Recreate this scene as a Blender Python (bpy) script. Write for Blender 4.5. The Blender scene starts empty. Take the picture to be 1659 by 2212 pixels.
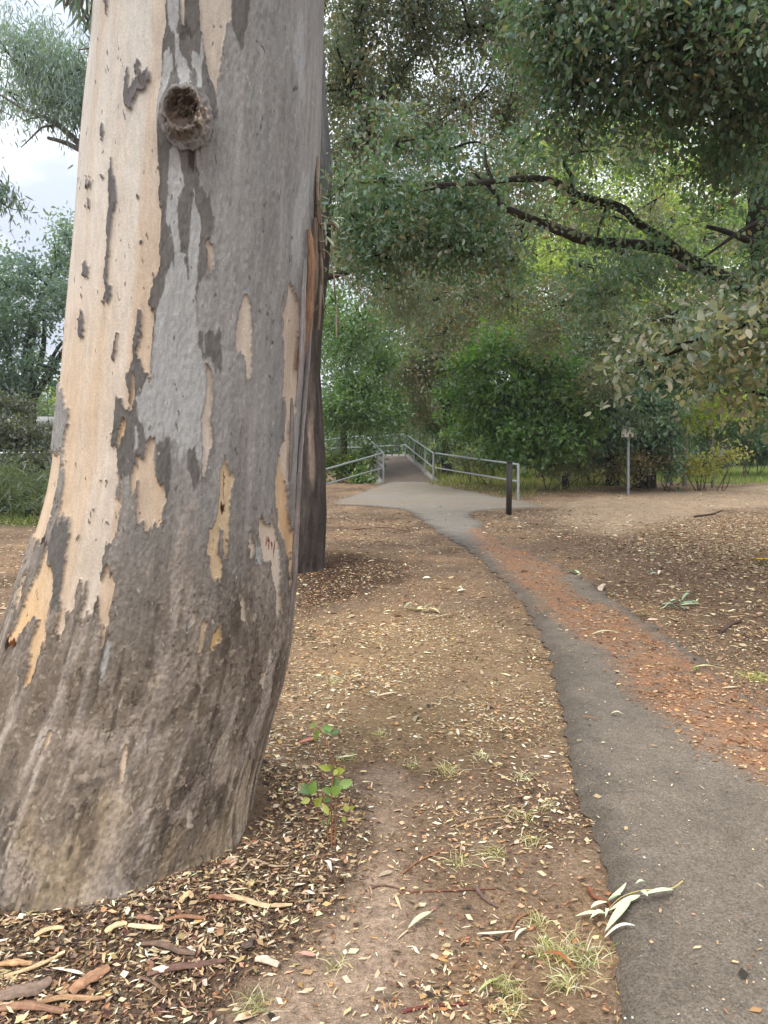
import bpy, math, random
import numpy as np
from mathutils import Vector

# ------------------------------------------------------------------ camera, sky, sun, exposure
SC = bpy.context.scene
COL = SC.collection
CAM_H = 1.55
PITCH = math.radians(5.2)
FPX, CX, CY = 1661.0, 829.5, 1106.0          # focal length and centre of the 1659 x 2212 reference frame
camd = bpy.data.cameras.new("camera")
camd.sensor_fit = 'VERTICAL'
camd.angle_y = 2 * math.atan(CY / FPX)
camd.clip_start = 0.05
camd.clip_end = 2000
cam = bpy.data.objects.new("camera", camd)
COL.objects.link(cam)
cam.location = (0, 0, CAM_H)
cam.rotation_euler = (math.pi / 2 - PITCH, 0, 0)
SC.camera = cam

SUN_EL, SUN_AZ = math.radians(58), math.radians(215)     # azimuth clockwise from +Y: behind the camera, to the left
world = bpy.data.worlds.new("World")
SC.world = world
world.use_nodes = True
wn, wl = world.node_tree.nodes, world.node_tree.links
bg = wn["Background"]
sky = wn.new("ShaderNodeTexSky"); sky.sky_type = 'NISHITA'; sky.sun_disc = False
sky.sun_elevation = SUN_EL; sky.sun_rotation = SUN_AZ
sky.dust_density = 2.0
tc = wn.new("ShaderNodeTexCoord")
mp = wn.new("ShaderNodeMapping"); mp.inputs["Scale"].default_value = (1.0, 1.0, 2.2); mp.inputs["Location"].default_value = (0.82, 2.2, 0.9)
cl = wn.new("ShaderNodeTexNoise"); cl.inputs["Scale"].default_value = 3.2; cl.inputs["Detail"].default_value = 7
cl.inputs["Roughness"].default_value = 0.52
rp = wn.new("ShaderNodeValToRGB")
rp.color_ramp.elements[0].position = 0.38; rp.color_ramp.elements[0].color = (4.1, 4.5, 5.4, 1)
rp.color_ramp.elements[1].position = 0.74; rp.color_ramp.elements[1].color = (10.8, 10.7, 10.5, 1)
mx = wn.new("ShaderNodeMix"); mx.data_type = 'RGBA'; mx.inputs["Factor"].default_value = 0.93
wl.new(tc.outputs["Generated"], mp.inputs["Vector"]); wl.new(mp.outputs["Vector"], cl.inputs["Vector"])
wl.new(cl.outputs["Fac"], rp.inputs["Fac"])
wl.new(sky.outputs["Color"], mx.inputs["A"]); wl.new(rp.outputs["Color"], mx.inputs["B"])
sx = wn.new("ShaderNodeSeparateXYZ"); mr0 = wn.new("ShaderNodeMapRange")
mr0.inputs["To Min"].default_value = 0.50; mr0.inputs["To Max"].default_value = 1.30
wl.new(tc.outputs["Generated"], sx.inputs[0]); wl.new(sx.outputs["Z"], mr0.inputs["Value"])
mg = wn.new("ShaderNodeMix"); mg.data_type = 'RGBA'; mg.blend_type = 'MULTIPLY'; mg.inputs["Factor"].default_value = 1
wl.new(mx.outputs["Result"], mg.inputs["A"]); wl.new(mr0.outputs[0], mg.inputs["B"])
wl.new(mg.outputs["Result"], bg.inputs["Color"])
bg.inputs["Strength"].default_value = 0.12

sund = bpy.data.lights.new("sun", 'SUN')
sund.energy = 1.0; sund.angle = math.radians(22); sund.color = (1.0, 0.96, 0.9)
sun = bpy.data.objects.new("sun", sund); COL.objects.link(sun)
_sd = Vector((math.sin(SUN_AZ) * math.cos(SUN_EL), math.cos(SUN_AZ) * math.cos(SUN_EL), math.sin(SUN_EL)))
sun.rotation_euler = _sd.to_track_quat('Z', 'Y').to_euler()

vs = SC.view_settings
vs.view_transform = 'Standard'; vs.look = 'None'; vs.gamma = 1; vs.exposure = 1.28
ADDED_HAZE = 0.0009
SC.cycles.use_denoising = True
SC.cycles.max_bounces = 6; SC.cycles.diffuse_bounces = 4; SC.cycles.glossy_bounces = 2
SC.cycles.transmission_bounces = 4; SC.cycles.transparent_max_bounces = 4
SC.cycles.caustics_reflective = False; SC.cycles.caustics_refractive = False

# ------------------------------------------------------------------ helpers
rng = np.random.default_rng(7)
FWD = np.array([0, math.cos(PITCH), -math.sin(PITCH)]); UPV = np.array([0, math.sin(PITCH), math.cos(PITCH)])

def ray(dx, dy):
    return np.array([(dx - CX) / FPX, 0, 0]) - (dy - CY) / FPX * UPV + FWD

def at(dx, dy, Y):
    d = ray(dx, dy); t = Y / d[1]
    return np.array([0, 0, CAM_H]) + t * d

def project(P):
    q = P - np.array([0, 0, CAM_H])
    dep = q @ FWD
    return CX + FPX * q[:, 0] / dep, CY - FPX * (q @ UPV) / dep

def sstep(a, b, x):
    t = np.clip((np.asarray(x, float) - a) / (b - a), 0, 1)
    return t * t * (3 - 2 * t)

def _h(ix, iy, iz, seed):
    n = (ix.astype(np.int64) * 374761393 + iy.astype(np.int64) * 668265263 + iz.astype(np.int64) * 2147483647 + seed * 144665) & 0x7fffffff
    n = ((n ^ (n >> 13)) * 1274126177) & 0x7fffffff
    n = ((n ^ (n >> 16)) * 60493 + 19990303) & 0x7fffffff
    return (n & 0xffff) / 65535.0

def vnoise(x, y, z=None, seed=0):
    x = np.asarray(x, float); y = np.asarray(y, float)
    z = np.zeros_like(x) if z is None else np.asarray(z, float)
    xi, yi, zi = np.floor(x), np.floor(y), np.floor(z)
    f = [x - xi, y - yi, z - zi]
    f = [t * t * (3 - 2 * t) for t in f]
    r = 0
    for a in (0, 1):
        for b in (0, 1):
            for c in ((0, 1) if np.any(f[2]) else (0,)):
                w = (f[0] if a else 1 - f[0]) * (f[1] if b else 1 - f[1]) * (f[2] if c else 1 - f[2])
                r = r + w * _h(xi + a, yi + b, zi + c, seed)
    return r * 2 - 1

def fbm(x, y, z=None, oct=4, seed=0):
    r, a, s = 0, 0.5, 1.0
    for o in range(oct):
        r = r + a * vnoise(np.asarray(x) * s, np.asarray(y) * s, None if z is None else np.asarray(z) * s, seed + o * 17)
        a *= 0.5; s *= 2.03
    return r

def lin(r, g, b, k=1.0):
    f = lambda c: (c / 255 / 12.92 if c / 255 < 0.04045 else ((c / 255 + 0.055) / 1.055) ** 2.4) * k
    return np.array([f(r), f(g), f(b)])

def mesh_np(name, V, F, cols=None, smooth=False, extra=None):
    """F: an (M,k) index array or a list of such arrays; cols: (N,3) linear colour per vertex."""
    me = bpy.data.meshes.new(name)
    V = np.asarray(V, np.float32)
    Fs = [np.asarray(f, np.int32) for f in (F if isinstance(F, list) else [F]) if len(f)]
    nl = sum(f.size for f in Fs); npol = sum(len(f) for f in Fs)
    me.vertices.add(len(V)); me.vertices.foreach_set("co", V.ravel())
    me.loops.add(nl); me.loops.foreach_set("vertex_index", np.concatenate([f.ravel() for f in Fs]))
    me.polygons.add(npol)
    tot = np.concatenate([np.full(len(f), f.shape[1], np.int32) for f in Fs])
    st = np.concatenate([[0], np.cumsum(tot)[:-1]]).astype(np.int32)
    me.polygons.foreach_set("loop_start", st)
    try:
        me.polygons.foreach_set("loop_total", tot)
    except Exception:
        pass
    if smooth:
        me.polygons.foreach_set("use_smooth", np.ones(npol, bool))
    me.update(calc_edges=True)
    if cols is not None:
        at_ = me.attributes.new("col", 'FLOAT_COLOR', 'POINT')
        c4 = np.ones((len(V), 4), np.float32); c4[:, :3] = np.clip(cols, 0, 1)
        at_.data.foreach_set("color", c4.ravel())
    for k, a in (extra or {}).items():
        at_ = me.attributes.new(k, 'FLOAT', 'POINT'); at_.data.foreach_set("value", np.asarray(a, np.float32))
    return me

def link(name, me, mat=None, parent=None, loc=None):
    o = bpy.data.objects.new(name, me); COL.objects.link(o)
    if mat is not None and me is not None:
        me.materials.append(mat)
    if parent is not None:
        o.parent = parent
    if loc is not None:
        o.location = loc
    return o

def tag(o, label=None, cat=None, group=None, kind=None):
    if label: o["label"] = label
    if cat: o["category"] = cat
    if group: o["group"] = group
    if kind: o["kind"] = kind
    return o

def thing(name, label, cat, loc=(0, 0, 0), group=None):
    o = bpy.data.objects.new(name, None); COL.objects.link(o)
    o.empty_display_size = 0.1
    o.location = tuple(float(v) for v in loc)
    return tag(o, label, cat, group)

def childmesh(name, MBo, mat, root, smooth=True):
    """mesh in world coordinates, parented to a root that only translates"""
    V, F, C = MBo.out()
    V = V - np.array(root.location)
    return link(name, mesh_np(name, V, F, C, smooth), mat, root)

class MB:
    def __init__(s):
        s.v, s.q, s.t, s.c, s.n = [], [], [], [], 0
    def add(s, V, F, col=(0.5, 0.5, 0.5)):
        V = np.asarray(V, float); F = np.asarray(F, int)
        if len(V) == 0: return
        s.v.append(V)
        (s.q if F.shape[1] == 4 else s.t).append(F + s.n)
        c = np.asarray(col, float)
        s.c.append(np.tile(c, (len(V), 1)) if c.ndim == 1 else c)
        s.n += len(V)
    def out(s):
        F = []
        if s.q: F.append(np.concatenate(s.q))
        if s.t: F.append(np.concatenate(s.t))
        return np.concatenate(s.v), F, np.concatenate(s.c)
    def box(s, c, d, col=(0.5, 0.5, 0.5), rz=0.0):
        x, y, z = [v / 2 for v in d]
        P = np.array([[a, b, e] for a in (-x, x) for b in (-y, y) for e in (-z, z)])
        cr, sr = math.cos(rz), math.sin(rz)
        P = P @ np.array([[cr, sr, 0], [-sr, cr, 0], [0, 0, 1]]) + np.array(c)
        s.add(P, [[0, 1, 3, 2], [4, 6, 7, 5], [0, 4, 5, 1], [2, 3, 7, 6], [0, 2, 6, 4], [1, 5, 7, 3]], col)
    def tube(s, pts, rad, sides=8, col=(0.5, 0.5, 0.5), sub=4, wob=0.0, caps=True):
        pts = np.asarray(pts, float); rad = np.broadcast_to(np.asarray(rad, float), (len(pts),))
        if sub > 1 and len(pts) > 2:
            pts, rad = catmull(pts, rad, sub)
        n = len(pts)
        T = np.gradient(pts, axis=0); T /= np.linalg.norm(T, axis=1)[:, None] + 1e-9
        ref = np.array([0, 0, 1.0]) if abs(T[0][2]) < 0.9 else np.array([1.0, 0, 0])
        N = np.cross(T, ref); N /= np.linalg.norm(N, axis=1)[:, None] + 1e-9
        B = np.cross(T, N)
        a = np.linspace(0, 2 * math.pi, sides, endpoint=False)
        R = np.repeat(rad[:, None], sides, 1)
        if wob: R = R * (1 + wob * vnoise(np.arange(n)[:, None] * 0.9 + np.zeros(sides), np.arange(sides)[None] * 1.3 + pts[0, 0] * 7 + np.zeros((n, 1)), seed=5))
        V = pts[:, None] + R[..., None] * (np.cos(a)[None, :, None] * N[:, None] + np.sin(a)[None, :, None] * B[:, None])
        i = np.arange(n - 1)[:, None] * sides; j = np.arange(sides)[None]; k = (j + 1) % sides
        F = np.stack([i + j, i + k, i + sides + k, i + sides + j], -1).reshape(-1, 4)
        V = V.reshape(-1, 3)
        m = len(V)
        s.add(V, F, col)
        if caps:
            V2 = np.vstack([V[:sides], pts[0], V[-sides:], pts[-1]])
            f = [[(b + 1) % sides, b, sides] for b in range(sides)] + [[sides + 1 + b, sides + 1 + (b + 1) % sides, 2 * sides + 1] for b in range(sides)]
            s.add(V2, f, col)

def catmull(P, r, sub):
    Q = np.vstack([2 * P[0] - P[1], P, 2 * P[-1] - P[-2]])
    o, ro = [], []
    for i in range(1, len(Q) - 2):
        for t in np.linspace(0, 1, sub, endpoint=False):
            a, b, c, d = Q[i - 1:i + 3]
            o.append(0.5 * (2 * b + (c - a) * t + (2 * a - 5 * b + 4 * c - d) * t * t + (3 * b - a - 3 * c + d) * t ** 3))
            ro.append(r[i - 1] * (1 - t) + r[i] * t)
    o.append(P[-1]); ro.append(r[-1])
    return np.array(o), np.array(ro)

def sdf(px, py, poly):
    """signed distance to a polygon, negative inside"""
    poly = np.asarray(poly, float)
    d2 = np.full(px.shape, 1e18); ins = np.zeros(px.shape, bool)
    for (x0, y0), (x1, y1) in zip(poly, np.roll(poly, -1, 0)):
        ex, ey = x1 - x0, y1 - y0
        wx, wy = px - x0, py - y0
        t = np.clip((wx * ex + wy * ey) / (ex * ex + ey * ey + 1e-9), 0, 1)
        d2 = np.minimum(d2, (wx - ex * t) ** 2 + (wy - ey * t) ** 2)
        c = (y0 > py) != (y1 > py)
        if ey != 0:
            ins ^= c & (px < ex * (py - y0) / ey + x0)
    return np.where(ins, -1, 1) * np.sqrt(d2)

def sdfw(px, py, poly, pad=25):
    poly = np.asarray(poly, float)
    r = np.full(px.shape, 1e3)
    m = (px > poly[:, 0].min() - pad) & (px < poly[:, 0].max() + pad) & (py > poly[:, 1].min() - pad) & (py < poly[:, 1].max() + pad)
    if m.any(): r[m] = sdf(px[m], py[m], poly)
    return r

# ground height
def gz(x, y):
    x = np.asarray(x, float); y = np.asarray(y, float)
    z = 0.16 * sstep(18, 26.0, y) * np.exp(-((x - 0.9) / 6.0) ** 2)
    z = z + 0.05 * np.exp(-((x + 1.05) ** 2 + (y - 3.0) ** 2) / 0.9)
    z = z + 0.03 * fbm(x * 0.5 + 3, y * 0.5, oct=3, seed=3) * sstep(1.0, 4, np.abs(x - 1.3) + 0 * y)
    e = (np.sqrt(((x + 1.06) / .60) ** 2 + ((y - 3.0) / .62) ** 2) - 1) * .6
    z = z + .03 * np.exp(-(np.clip(e - .02, 0, 9) / .16) ** 2) * (1 + .7 * fbm(x * 5, y * 5, oct=3, seed=8))
    return z

def ground(dx, dy):
    d = ray(dx, dy); t = CAM_H / max(1e-4, -d[2])
    for _ in range(12):
        P = np.array([0, 0, CAM_H]) + t * d
        t = (CAM_H - float(gz(P[0], P[1]))) / max(1e-4, -d[2])
    return np.array([0, 0, CAM_H]) + t * d

# ------------------------------------------------------------------ materials
def mat_base(name):
    m = bpy.data.materials.new(name); m.use_nodes = True
    nt = m.node_tree
    return m, nt.nodes, nt.links, nt.nodes["Principled BSDF"]

def mat_attr(name, rough=0.9, var=(), bump=(), spec=0.2, base=None):
    """Principled; base colour from the 'col' attribute (or a constant) times noise; var: (scale, strength, stretch_z), bump: (scale, dist, stretch_z)"""
    m, N, L, P = mat_base(name)
    P.inputs["Roughness"].default_value = rough
    P.inputs["Specular IOR Level"].default_value = spec
    tc = N.new("ShaderNodeTexCoord")
    if base is None:
        a = N.new("ShaderNodeAttribute"); a.attribute_name = "col"; cur = a.outputs["Color"]
    else:
        a = N.new("ShaderNodeRGB"); a.outputs[0].default_value = (*base, 1); cur = a.outputs[0]
    def nz(scale, sz, detail=4):
        mpn = N.new("ShaderNodeMapping"); mpn.inputs["Scale"].default_value = (1, 1, sz)
        n = N.new("ShaderNodeTexNoise"); n.inputs["Scale"].default_value = scale; n.inputs["Detail"].default_value = detail
        n.inputs["Roughness"].default_value = 0.6
        L.new(tc.outputs["Object"], mpn.inputs[0]); L.new(mpn.outputs[0], n.inputs["Vector"])
        return n.outputs["Fac"]
    for sc, stg, sz in var:
        f = nz(sc, sz)
        mr = N.new("ShaderNodeMapRange"); mr.inputs["From Min"].default_value = 0.3; mr.inputs["From Max"].default_value = 0.7
        mr.inputs["To Min"].default_value = 1 - stg; mr.inputs["To Max"].default_value = 1 + stg
        L.new(f, mr.inputs["Value"])
        mu = N.new("ShaderNodeMix"); mu.data_type = 'RGBA'; mu.blend_type = 'MULTIPLY'; mu.inputs["Factor"].default_value = 1
        L.new(cur, mu.inputs["A"]); L.new(mr.outputs[0], mu.inputs["B"]); cur = mu.outputs["Result"]
    L.new(cur, P.inputs["Base Color"])
    prev = None
    for sc, dist, sz in bump:
        f = nz(sc, sz, 5)
        b = N.new("ShaderNodeBump"); b.inputs["Distance"].default_value = dist; b.inputs["Strength"].default_value = 1
        L.new(f, b.inputs["Height"])
        if prev is not None: L.new(prev, b.inputs["Normal"])
        prev = b.outputs["Normal"]
    if prev is not None: L.new(prev, P.inputs["Normal"])
    return m

def mat_leaf(name, trans=0.4, rough=0.5, gloss=0.06):
    m, N, L, P = mat_base(name)
    out = N["Material Output"]; N.remove(P)
    a = N.new("ShaderNodeAttribute"); a.attribute_name = "col"
    d = N.new("ShaderNodeBsdfDiffuse"); t = N.new("ShaderNodeBsdfTranslucent"); g = N.new("ShaderNodeBsdfGlossy")
    g.inputs["Roughness"].default_value = rough; g.inputs["Color"].default_value = (0.9, 0.95, 1, 1)
    hs = N.new("ShaderNodeMix"); hs.data_type = 'RGBA'; hs.blend_type = 'MULTIPLY'; hs.inputs["Factor"].default_value = 1
    hs.inputs["B"].default_value = (1.5, 1.6, 0.8, 1)
    L.new(a.outputs["Color"], d.inputs["Color"]); L.new(a.outputs["Color"], hs.inputs["A"]); L.new(hs.outputs["Result"], t.inputs["Color"])
    m1 = N.new("ShaderNodeMixShader"); m1.inputs[0].default_value = trans
    m2 = N.new("ShaderNodeMixShader"); m2.inputs[0].default_value = gloss
    L.new(d.outputs[0], m1.inputs[1]); L.new(t.outputs[0], m1.inputs[2])
    L.new(m1.outputs[0], m2.inputs[1]); L.new(g.outputs[0], m2.inputs[2]); L.new(m2.outputs[0], out.inputs[0])
    return m

M_TRUNK = mat_attr("gum_bark", 0.85, var=[(60, 0.09, 0.25), (170, 0.12, 0.8), (420, 0.14, 1)], bump=[(200, 0.0008, 0.8), (500, 0.0005, 0.9)], spec=0.12)
M_BARK = mat_attr("dark_bark", 0.95, var=[(12, 0.3, 0.25), (60, 0.25, 0.3)], bump=[(25, 0.02, 0.25)], spec=0.1)
M_STRIP = mat_attr("peeling_bark", 0.85, var=[(40, 0.25, 0.2), (200, 0.15, 0.4)], bump=[(80, 0.003, 0.3)], spec=0.15)
M_GROUND = mat_attr("soil", 0.95, var=[(3, 0.10, 1), (18, 0.2, 1), (60, 0.32, 1), (200, 0.38, 1)], bump=[(30, 0.012, 1), (140, 0.006, 1)], spec=0.1)
M_ASPH = mat_attr("asphalt", 0.9, var=[(2, 0.08, 1), (14, 0.10, 1), (70, 0.22, 1), (150, 0.5, 1)], bump=[(160, 0.005, 1), (420, 0.003, 1)], spec=0.25)
M_LITTER = mat_attr("litter", 0.85, var=[(150, 0.2, 1)], spec=0.15)
M_LEAF = mat_leaf("leaf", 0.48)
M_LEAFD = mat_leaf("leaf_dark", 0.4, gloss=0.06)
M_LIME = mat_leaf("leaf_lime", 0.55, gloss=0.04)
M_GRASS = mat_leaf("grass_blade", 0.35, gloss=0.03)
M_CONC = mat_attr("concrete", 0.9, var=[(6, 0.15, 1), (60, 0.15, 1)], bump=[(90, 0.003, 1)], base=(0.30, 0.28, 0.25))
M_PAINT = mat_attr("painted_steel_dark", 0.55, var=[(20, 0.12, 1)], bump=[(200, 0.0004, 1)], spec=0.4)
M_GALV = mat_attr("galvanised_steel", 0.45, var=[(9, 0.14, 1), (60, 0.12, 1)], spec=0.5)
M_GALV.node_tree.nodes["Principled BSDF"].inputs["Metallic"].default_value = 0.45
M_PLAIN = mat_attr("painted_panel", 0.6, var=[(15, 0.06, 1)], spec=0.3)
M_GLASS = mat_attr("dark_glass", 0.12, base=(0.02, 0.025, 0.03), spec=0.6)

# ------------------------------------------------------------------ leaves
T_OVAL = (np.array([[0, 0, 0], [.28, -.44, .14], [.68, -.40, .16], [1, 0, -.05], [.68, .40, .16], [.28, .44, .14]]), [[0, 1, 2, 3], [0, 3, 4, 5]])
T_DIA = (np.array([[0, 0, 0], [.45, -.5, .1], [1, 0, -.05], [.45, .5, .1]]), [[0, 1, 2, 3]])
T_GUM = (np.array([[0, 0, 0], [.25, -.42, .05], [.65, -.36, -.05], [1, .25, -.35], [.65, .40, -.0], [.25, .44, .08]]), [[0, 1, 2, 3], [0, 3, 4, 5]])
T_CHIP = (np.array([[0, -.12, 0], [.3, .5, .06], [1, .1, .0], [.62, -.45, .05]]), [[0, 3, 2, 1]])

def unit(v):
    return v / (np.linalg.norm(v, axis=-1, keepdims=True) + 1e-9)

def leaves(mb, C, D, Nn, Ln, Wd, col, tpl=T_OVAL):
    """C centre (base), D along, Nn normal, Ln length, Wd width, col (n,3)"""
    D = unit(D); S = unit(np.cross(Nn, D)); U = np.cross(D, S)
    P, F = tpl; n, k = len(C), len(P)
    Ln = np.broadcast_to(np.asarray(Ln, float), (n,)); Wd = np.broadcast_to(np.asarray(Wd, float), (n,))
    V = C[:, None] + (P[None, :, 0] * Ln[:, None])[..., None] * D[:, None] + (P[None, :, 1] * Wd[:, None])[..., None] * S[:, None] \
        + (P[None, :, 2] * Wd[:, None])[..., None] * U[:, None]
    Fa = (np.arange(n)[:, None, None] * k + np.asarray(F)[None]).reshape(-1, 4)
    mb.add(V.reshape(-1, 3), Fa, np.repeat(np.asarray(col), k, 0))

def pal(cols, n, r, jit=0.18):
    cols = np.asarray(cols)
    c = cols[r.integers(0, len(cols), n)]
    return c * (1 + jit * r.normal(size=(n, 1))) * (1 + 0.06 * r.normal(size=(n, 3)))

def crown(mb, blobs, leaf, palette, seed=1, droop=0.5, tpl=T_OVAL, per=26, sprig=0.35, aspect=0.5, gap=0.0, gapscale=1.0, flat=0.5, twigs=None, twig_col=(0.03, 0.025, 0.02)):
    """blobs: (centre, (rx,ry,rz), number of sprigs)"""
    r = np.random.default_rng(seed)
    for c, rad, ns in blobs:
        c = np.asarray(c, float); rad = np.asarray(rad, float)
        nsub = int(np.clip(ns / 5, 3, 11))
        sc_ = unit(r.normal(size=(nsub, 3))) * (r.random((nsub, 1)) ** .4) * 0.72
        sr_ = (0.30 + 0.30 * r.random((nsub, 1))) * np.array([[1.15, 1.1, 0.8]])
        pick = r.integers(0, nsub, ns * 3)
        d = unit(r.normal(size=(ns * 3, 3)))
        p = c + rad * (sc_[pick] + sr_[pick] * d * (r.random((ns * 3, 1)) ** 0.42))
        wild = r.random(ns * 3) < 0.12
        p[wild] = (c + rad * d * 1.15 * (r.random((ns * 3, 1)) ** .5))[wild]
        if gap > 0:
            nn = fbm(p[:, 0] / gapscale, p[:, 1] / gapscale, p[:, 2] / gapscale, oct=2, seed=seed)
            p = p[nn > (gap - 0.35)]
        p = p[:ns]; ns_ = len(p)
        if not ns_: continue
        out = unit((p - c) / rad)
        sd = unit(out + 0.6 * r.normal(size=(ns_, 3)) - np.array([0, 0, droop]))
        sc = pal(palette, ns_, r, 0.15)
        n = ns_ * per
        idx = np.repeat(np.arange(ns_), per)
        tpos = r.random((n, 1)) * 2 - 1
        L = p[idx] + sd[idx] * tpos * sprig + r.normal(size=(n, 3)) * sprig * 0.33
        D = unit(sd[idx] * 0.6 + 0.8 * r.normal(size=(n, 3)) - np.array([0, 0, droop * 0.8]))
        Nn = np.array([0, 0, 1.0]) * flat + r.normal(size=(n, 3)) * 0.55
        ll = leaf * (0.42 + 1.0 * r.random(n))
        col = sc[idx] * 0.6 + 0.4 * pal(palette, n, r, 0.22)
        leaves(mb, L, D, Nn, ll, ll * aspect * (0.8 + 0.4 * r.random(n)), np.clip(col, 0.004, 0.95), tpl)
        if twigs is not None:
            for q in r.permutation(ns_)[:max(3, ns_ // 8)]:
                mid = (c + p[q]) / 2 + r.normal(size=3) * 0.12 * rad
                mid[2] += 0.1 * rad[2]
                twigs.tube([c, mid, p[q]], [0.02 * rad.mean() + 0.008, 0.012 * rad.mean() + 0.006, 0.004], 5, twig_col, 3, caps=False)

def bl(dx, dy, Y, wpx, hpx, dep, n):
    """a blob of foliage: centre seen at dx,dy at distance Y; half sizes given in reference pixels, half depth in metres"""
    P = at(dx, dy, Y); k = Y / FPX
    return (P, (wpx * k, dep, hpx * k), n)

def tree(name, label, cat, base, trunk_paths, blobs, leaf, palette, seed, mat=None, bark=(0.06, 0.05, 0.042), group=None, crown_name="crown", **kw):
    root = thing(name, label, cat, base, group)
    tb = MB(); cb = MB()
    for pts, rad in trunk_paths:
        tb.tube(pts, rad, 10 if max(rad) > 0.05 else 6, bark, 5, wob=0.18)
    crown(cb, blobs, leaf, palette, seed, twigs=tb, **kw)
    childmesh("trunk", tb, M_BARK, root)
    childmesh(crown_name, cb, mat or M_LEAF, root, smooth=False)
    return root

# ------------------------------------------------------------------ the great gum trunk
SIL = [  # row, left edge, right edge of the trunk in the reference frame (measured at the depth of its axis)
    (-60, 236, 704), (0, 228, 702), (200, 205, 697), (300, 195, 693), (400, 187, 689), (500, 179, 686), (600, 170, 683), (711, 160, 674),
    (800, 152, 666), (1000, 132, 654), (1050, 122, 652), (1100, 108, 650), (1150, 92, 648), (1200, 74, 646), (1250, 55, 645),
    (1300, 37, 643), (1350, 18, 638), (1400, 0, 632), (1481, -30, 616), (1523, -46, 602), (1600, -72, 580), (1662, -90, 560),
    (1731, -108, 543), (1781, -120, 538), (1830, -128, 540), (1870, -132, 543)]
AX = 3.0
_s = np.array([[at(l, y, AX)[2], at(l, y, AX)[0], at(r_, y, AX)[0]] for y, l, r_ in SIL])[::-1]
ZR = np.concatenate([np.linspace(_s[0, 0], 0.0, 12, endpoint=False), np.linspace(0, 3.25, 1150, endpoint=False), np.linspace(3.25, 9.5, 60)])
XL = np.interp(ZR, _s[:, 0], _s[:, 1]); XR = np.interp(ZR, _s[:, 0], _s[:, 2])
top = ZR > _s[-1, 0]
cx_ = (XL + XR) / 2; hw_ = (XR - XL) / 2 * 0.986
_sl = 0.06
cx_[top] = cx_[~top][-1] + (ZR[top] - _s[-1, 0]) * 0.05
hw_[top] = hw_[~top][-1] - (ZR[top] - _s[-1, 0]) * 0.025
ker = np.hanning(41); ker /= ker.sum()
def smooth(a):
    return np.convolve(np.pad(a, 20, 'edge'), ker, 'valid')
cx_, hw_ = smooth(cx_), smooth(hw_)
FACE = math.radians(71)
th = np.concatenate([np.linspace(FACE - math.radians(104), FACE + math.radians(104), 600),
                     np.linspace(FACE + math.radians(104), FACE + math.radians(256), 52)[1:-1]])
TH, ZZ = np.meshgrid(th, ZR)
NC, NR = len(th), len(ZR)
depthr = np.where(ZR < 0.6, 0.52 + 0.17 * (1 - np.clip(ZR, 0, .6) / .6), 0.52)
depthr = np.minimum(depthr, hw_ * 1.06 + 0.10)
flare = 0.030 * np.exp(-np.clip(ZZ, 0, 9) / 0.35)
low = sstep(1.3, 0.25, ZZ)
lob = 1 + flare * np.cos(5 * TH + 0.6) * 1.0 + 0.012 * fbm(np.cos(TH) * 2.2 + 5, np.sin(TH) * 2.2, ZZ * 1.1, oct=3, seed=2)
lob = lob + 0.11 * np.exp(-((TH - 0.42) / 0.28) ** 2) * np.exp(-np.clip(ZZ, 0, 9) / .22) + 0.07 * np.exp(-((TH - 2.2) / 0.4) ** 2) * np.exp(-np.clip(ZZ, 0, 9) / .3)
def trunk_pts(extra=0.0):
    R = lob
    X = cx_[:, None] + (hw_[:, None] * R + extra) * np.cos(TH)
    Y = AX - (depthr[:, None] * R + extra) * np.sin(TH)
    return np.stack([X, Y, ZZ], -1)
P0 = trunk_pts().reshape(-1, 3)
dx0, dy0 = project(P0)
u_ = (TH * 0.52).ravel(); z_ = ZZ.ravel()
visible = ((np.cos(TH - FACE) > -0.22) & (ZZ < 3.3)).ravel()
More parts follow.
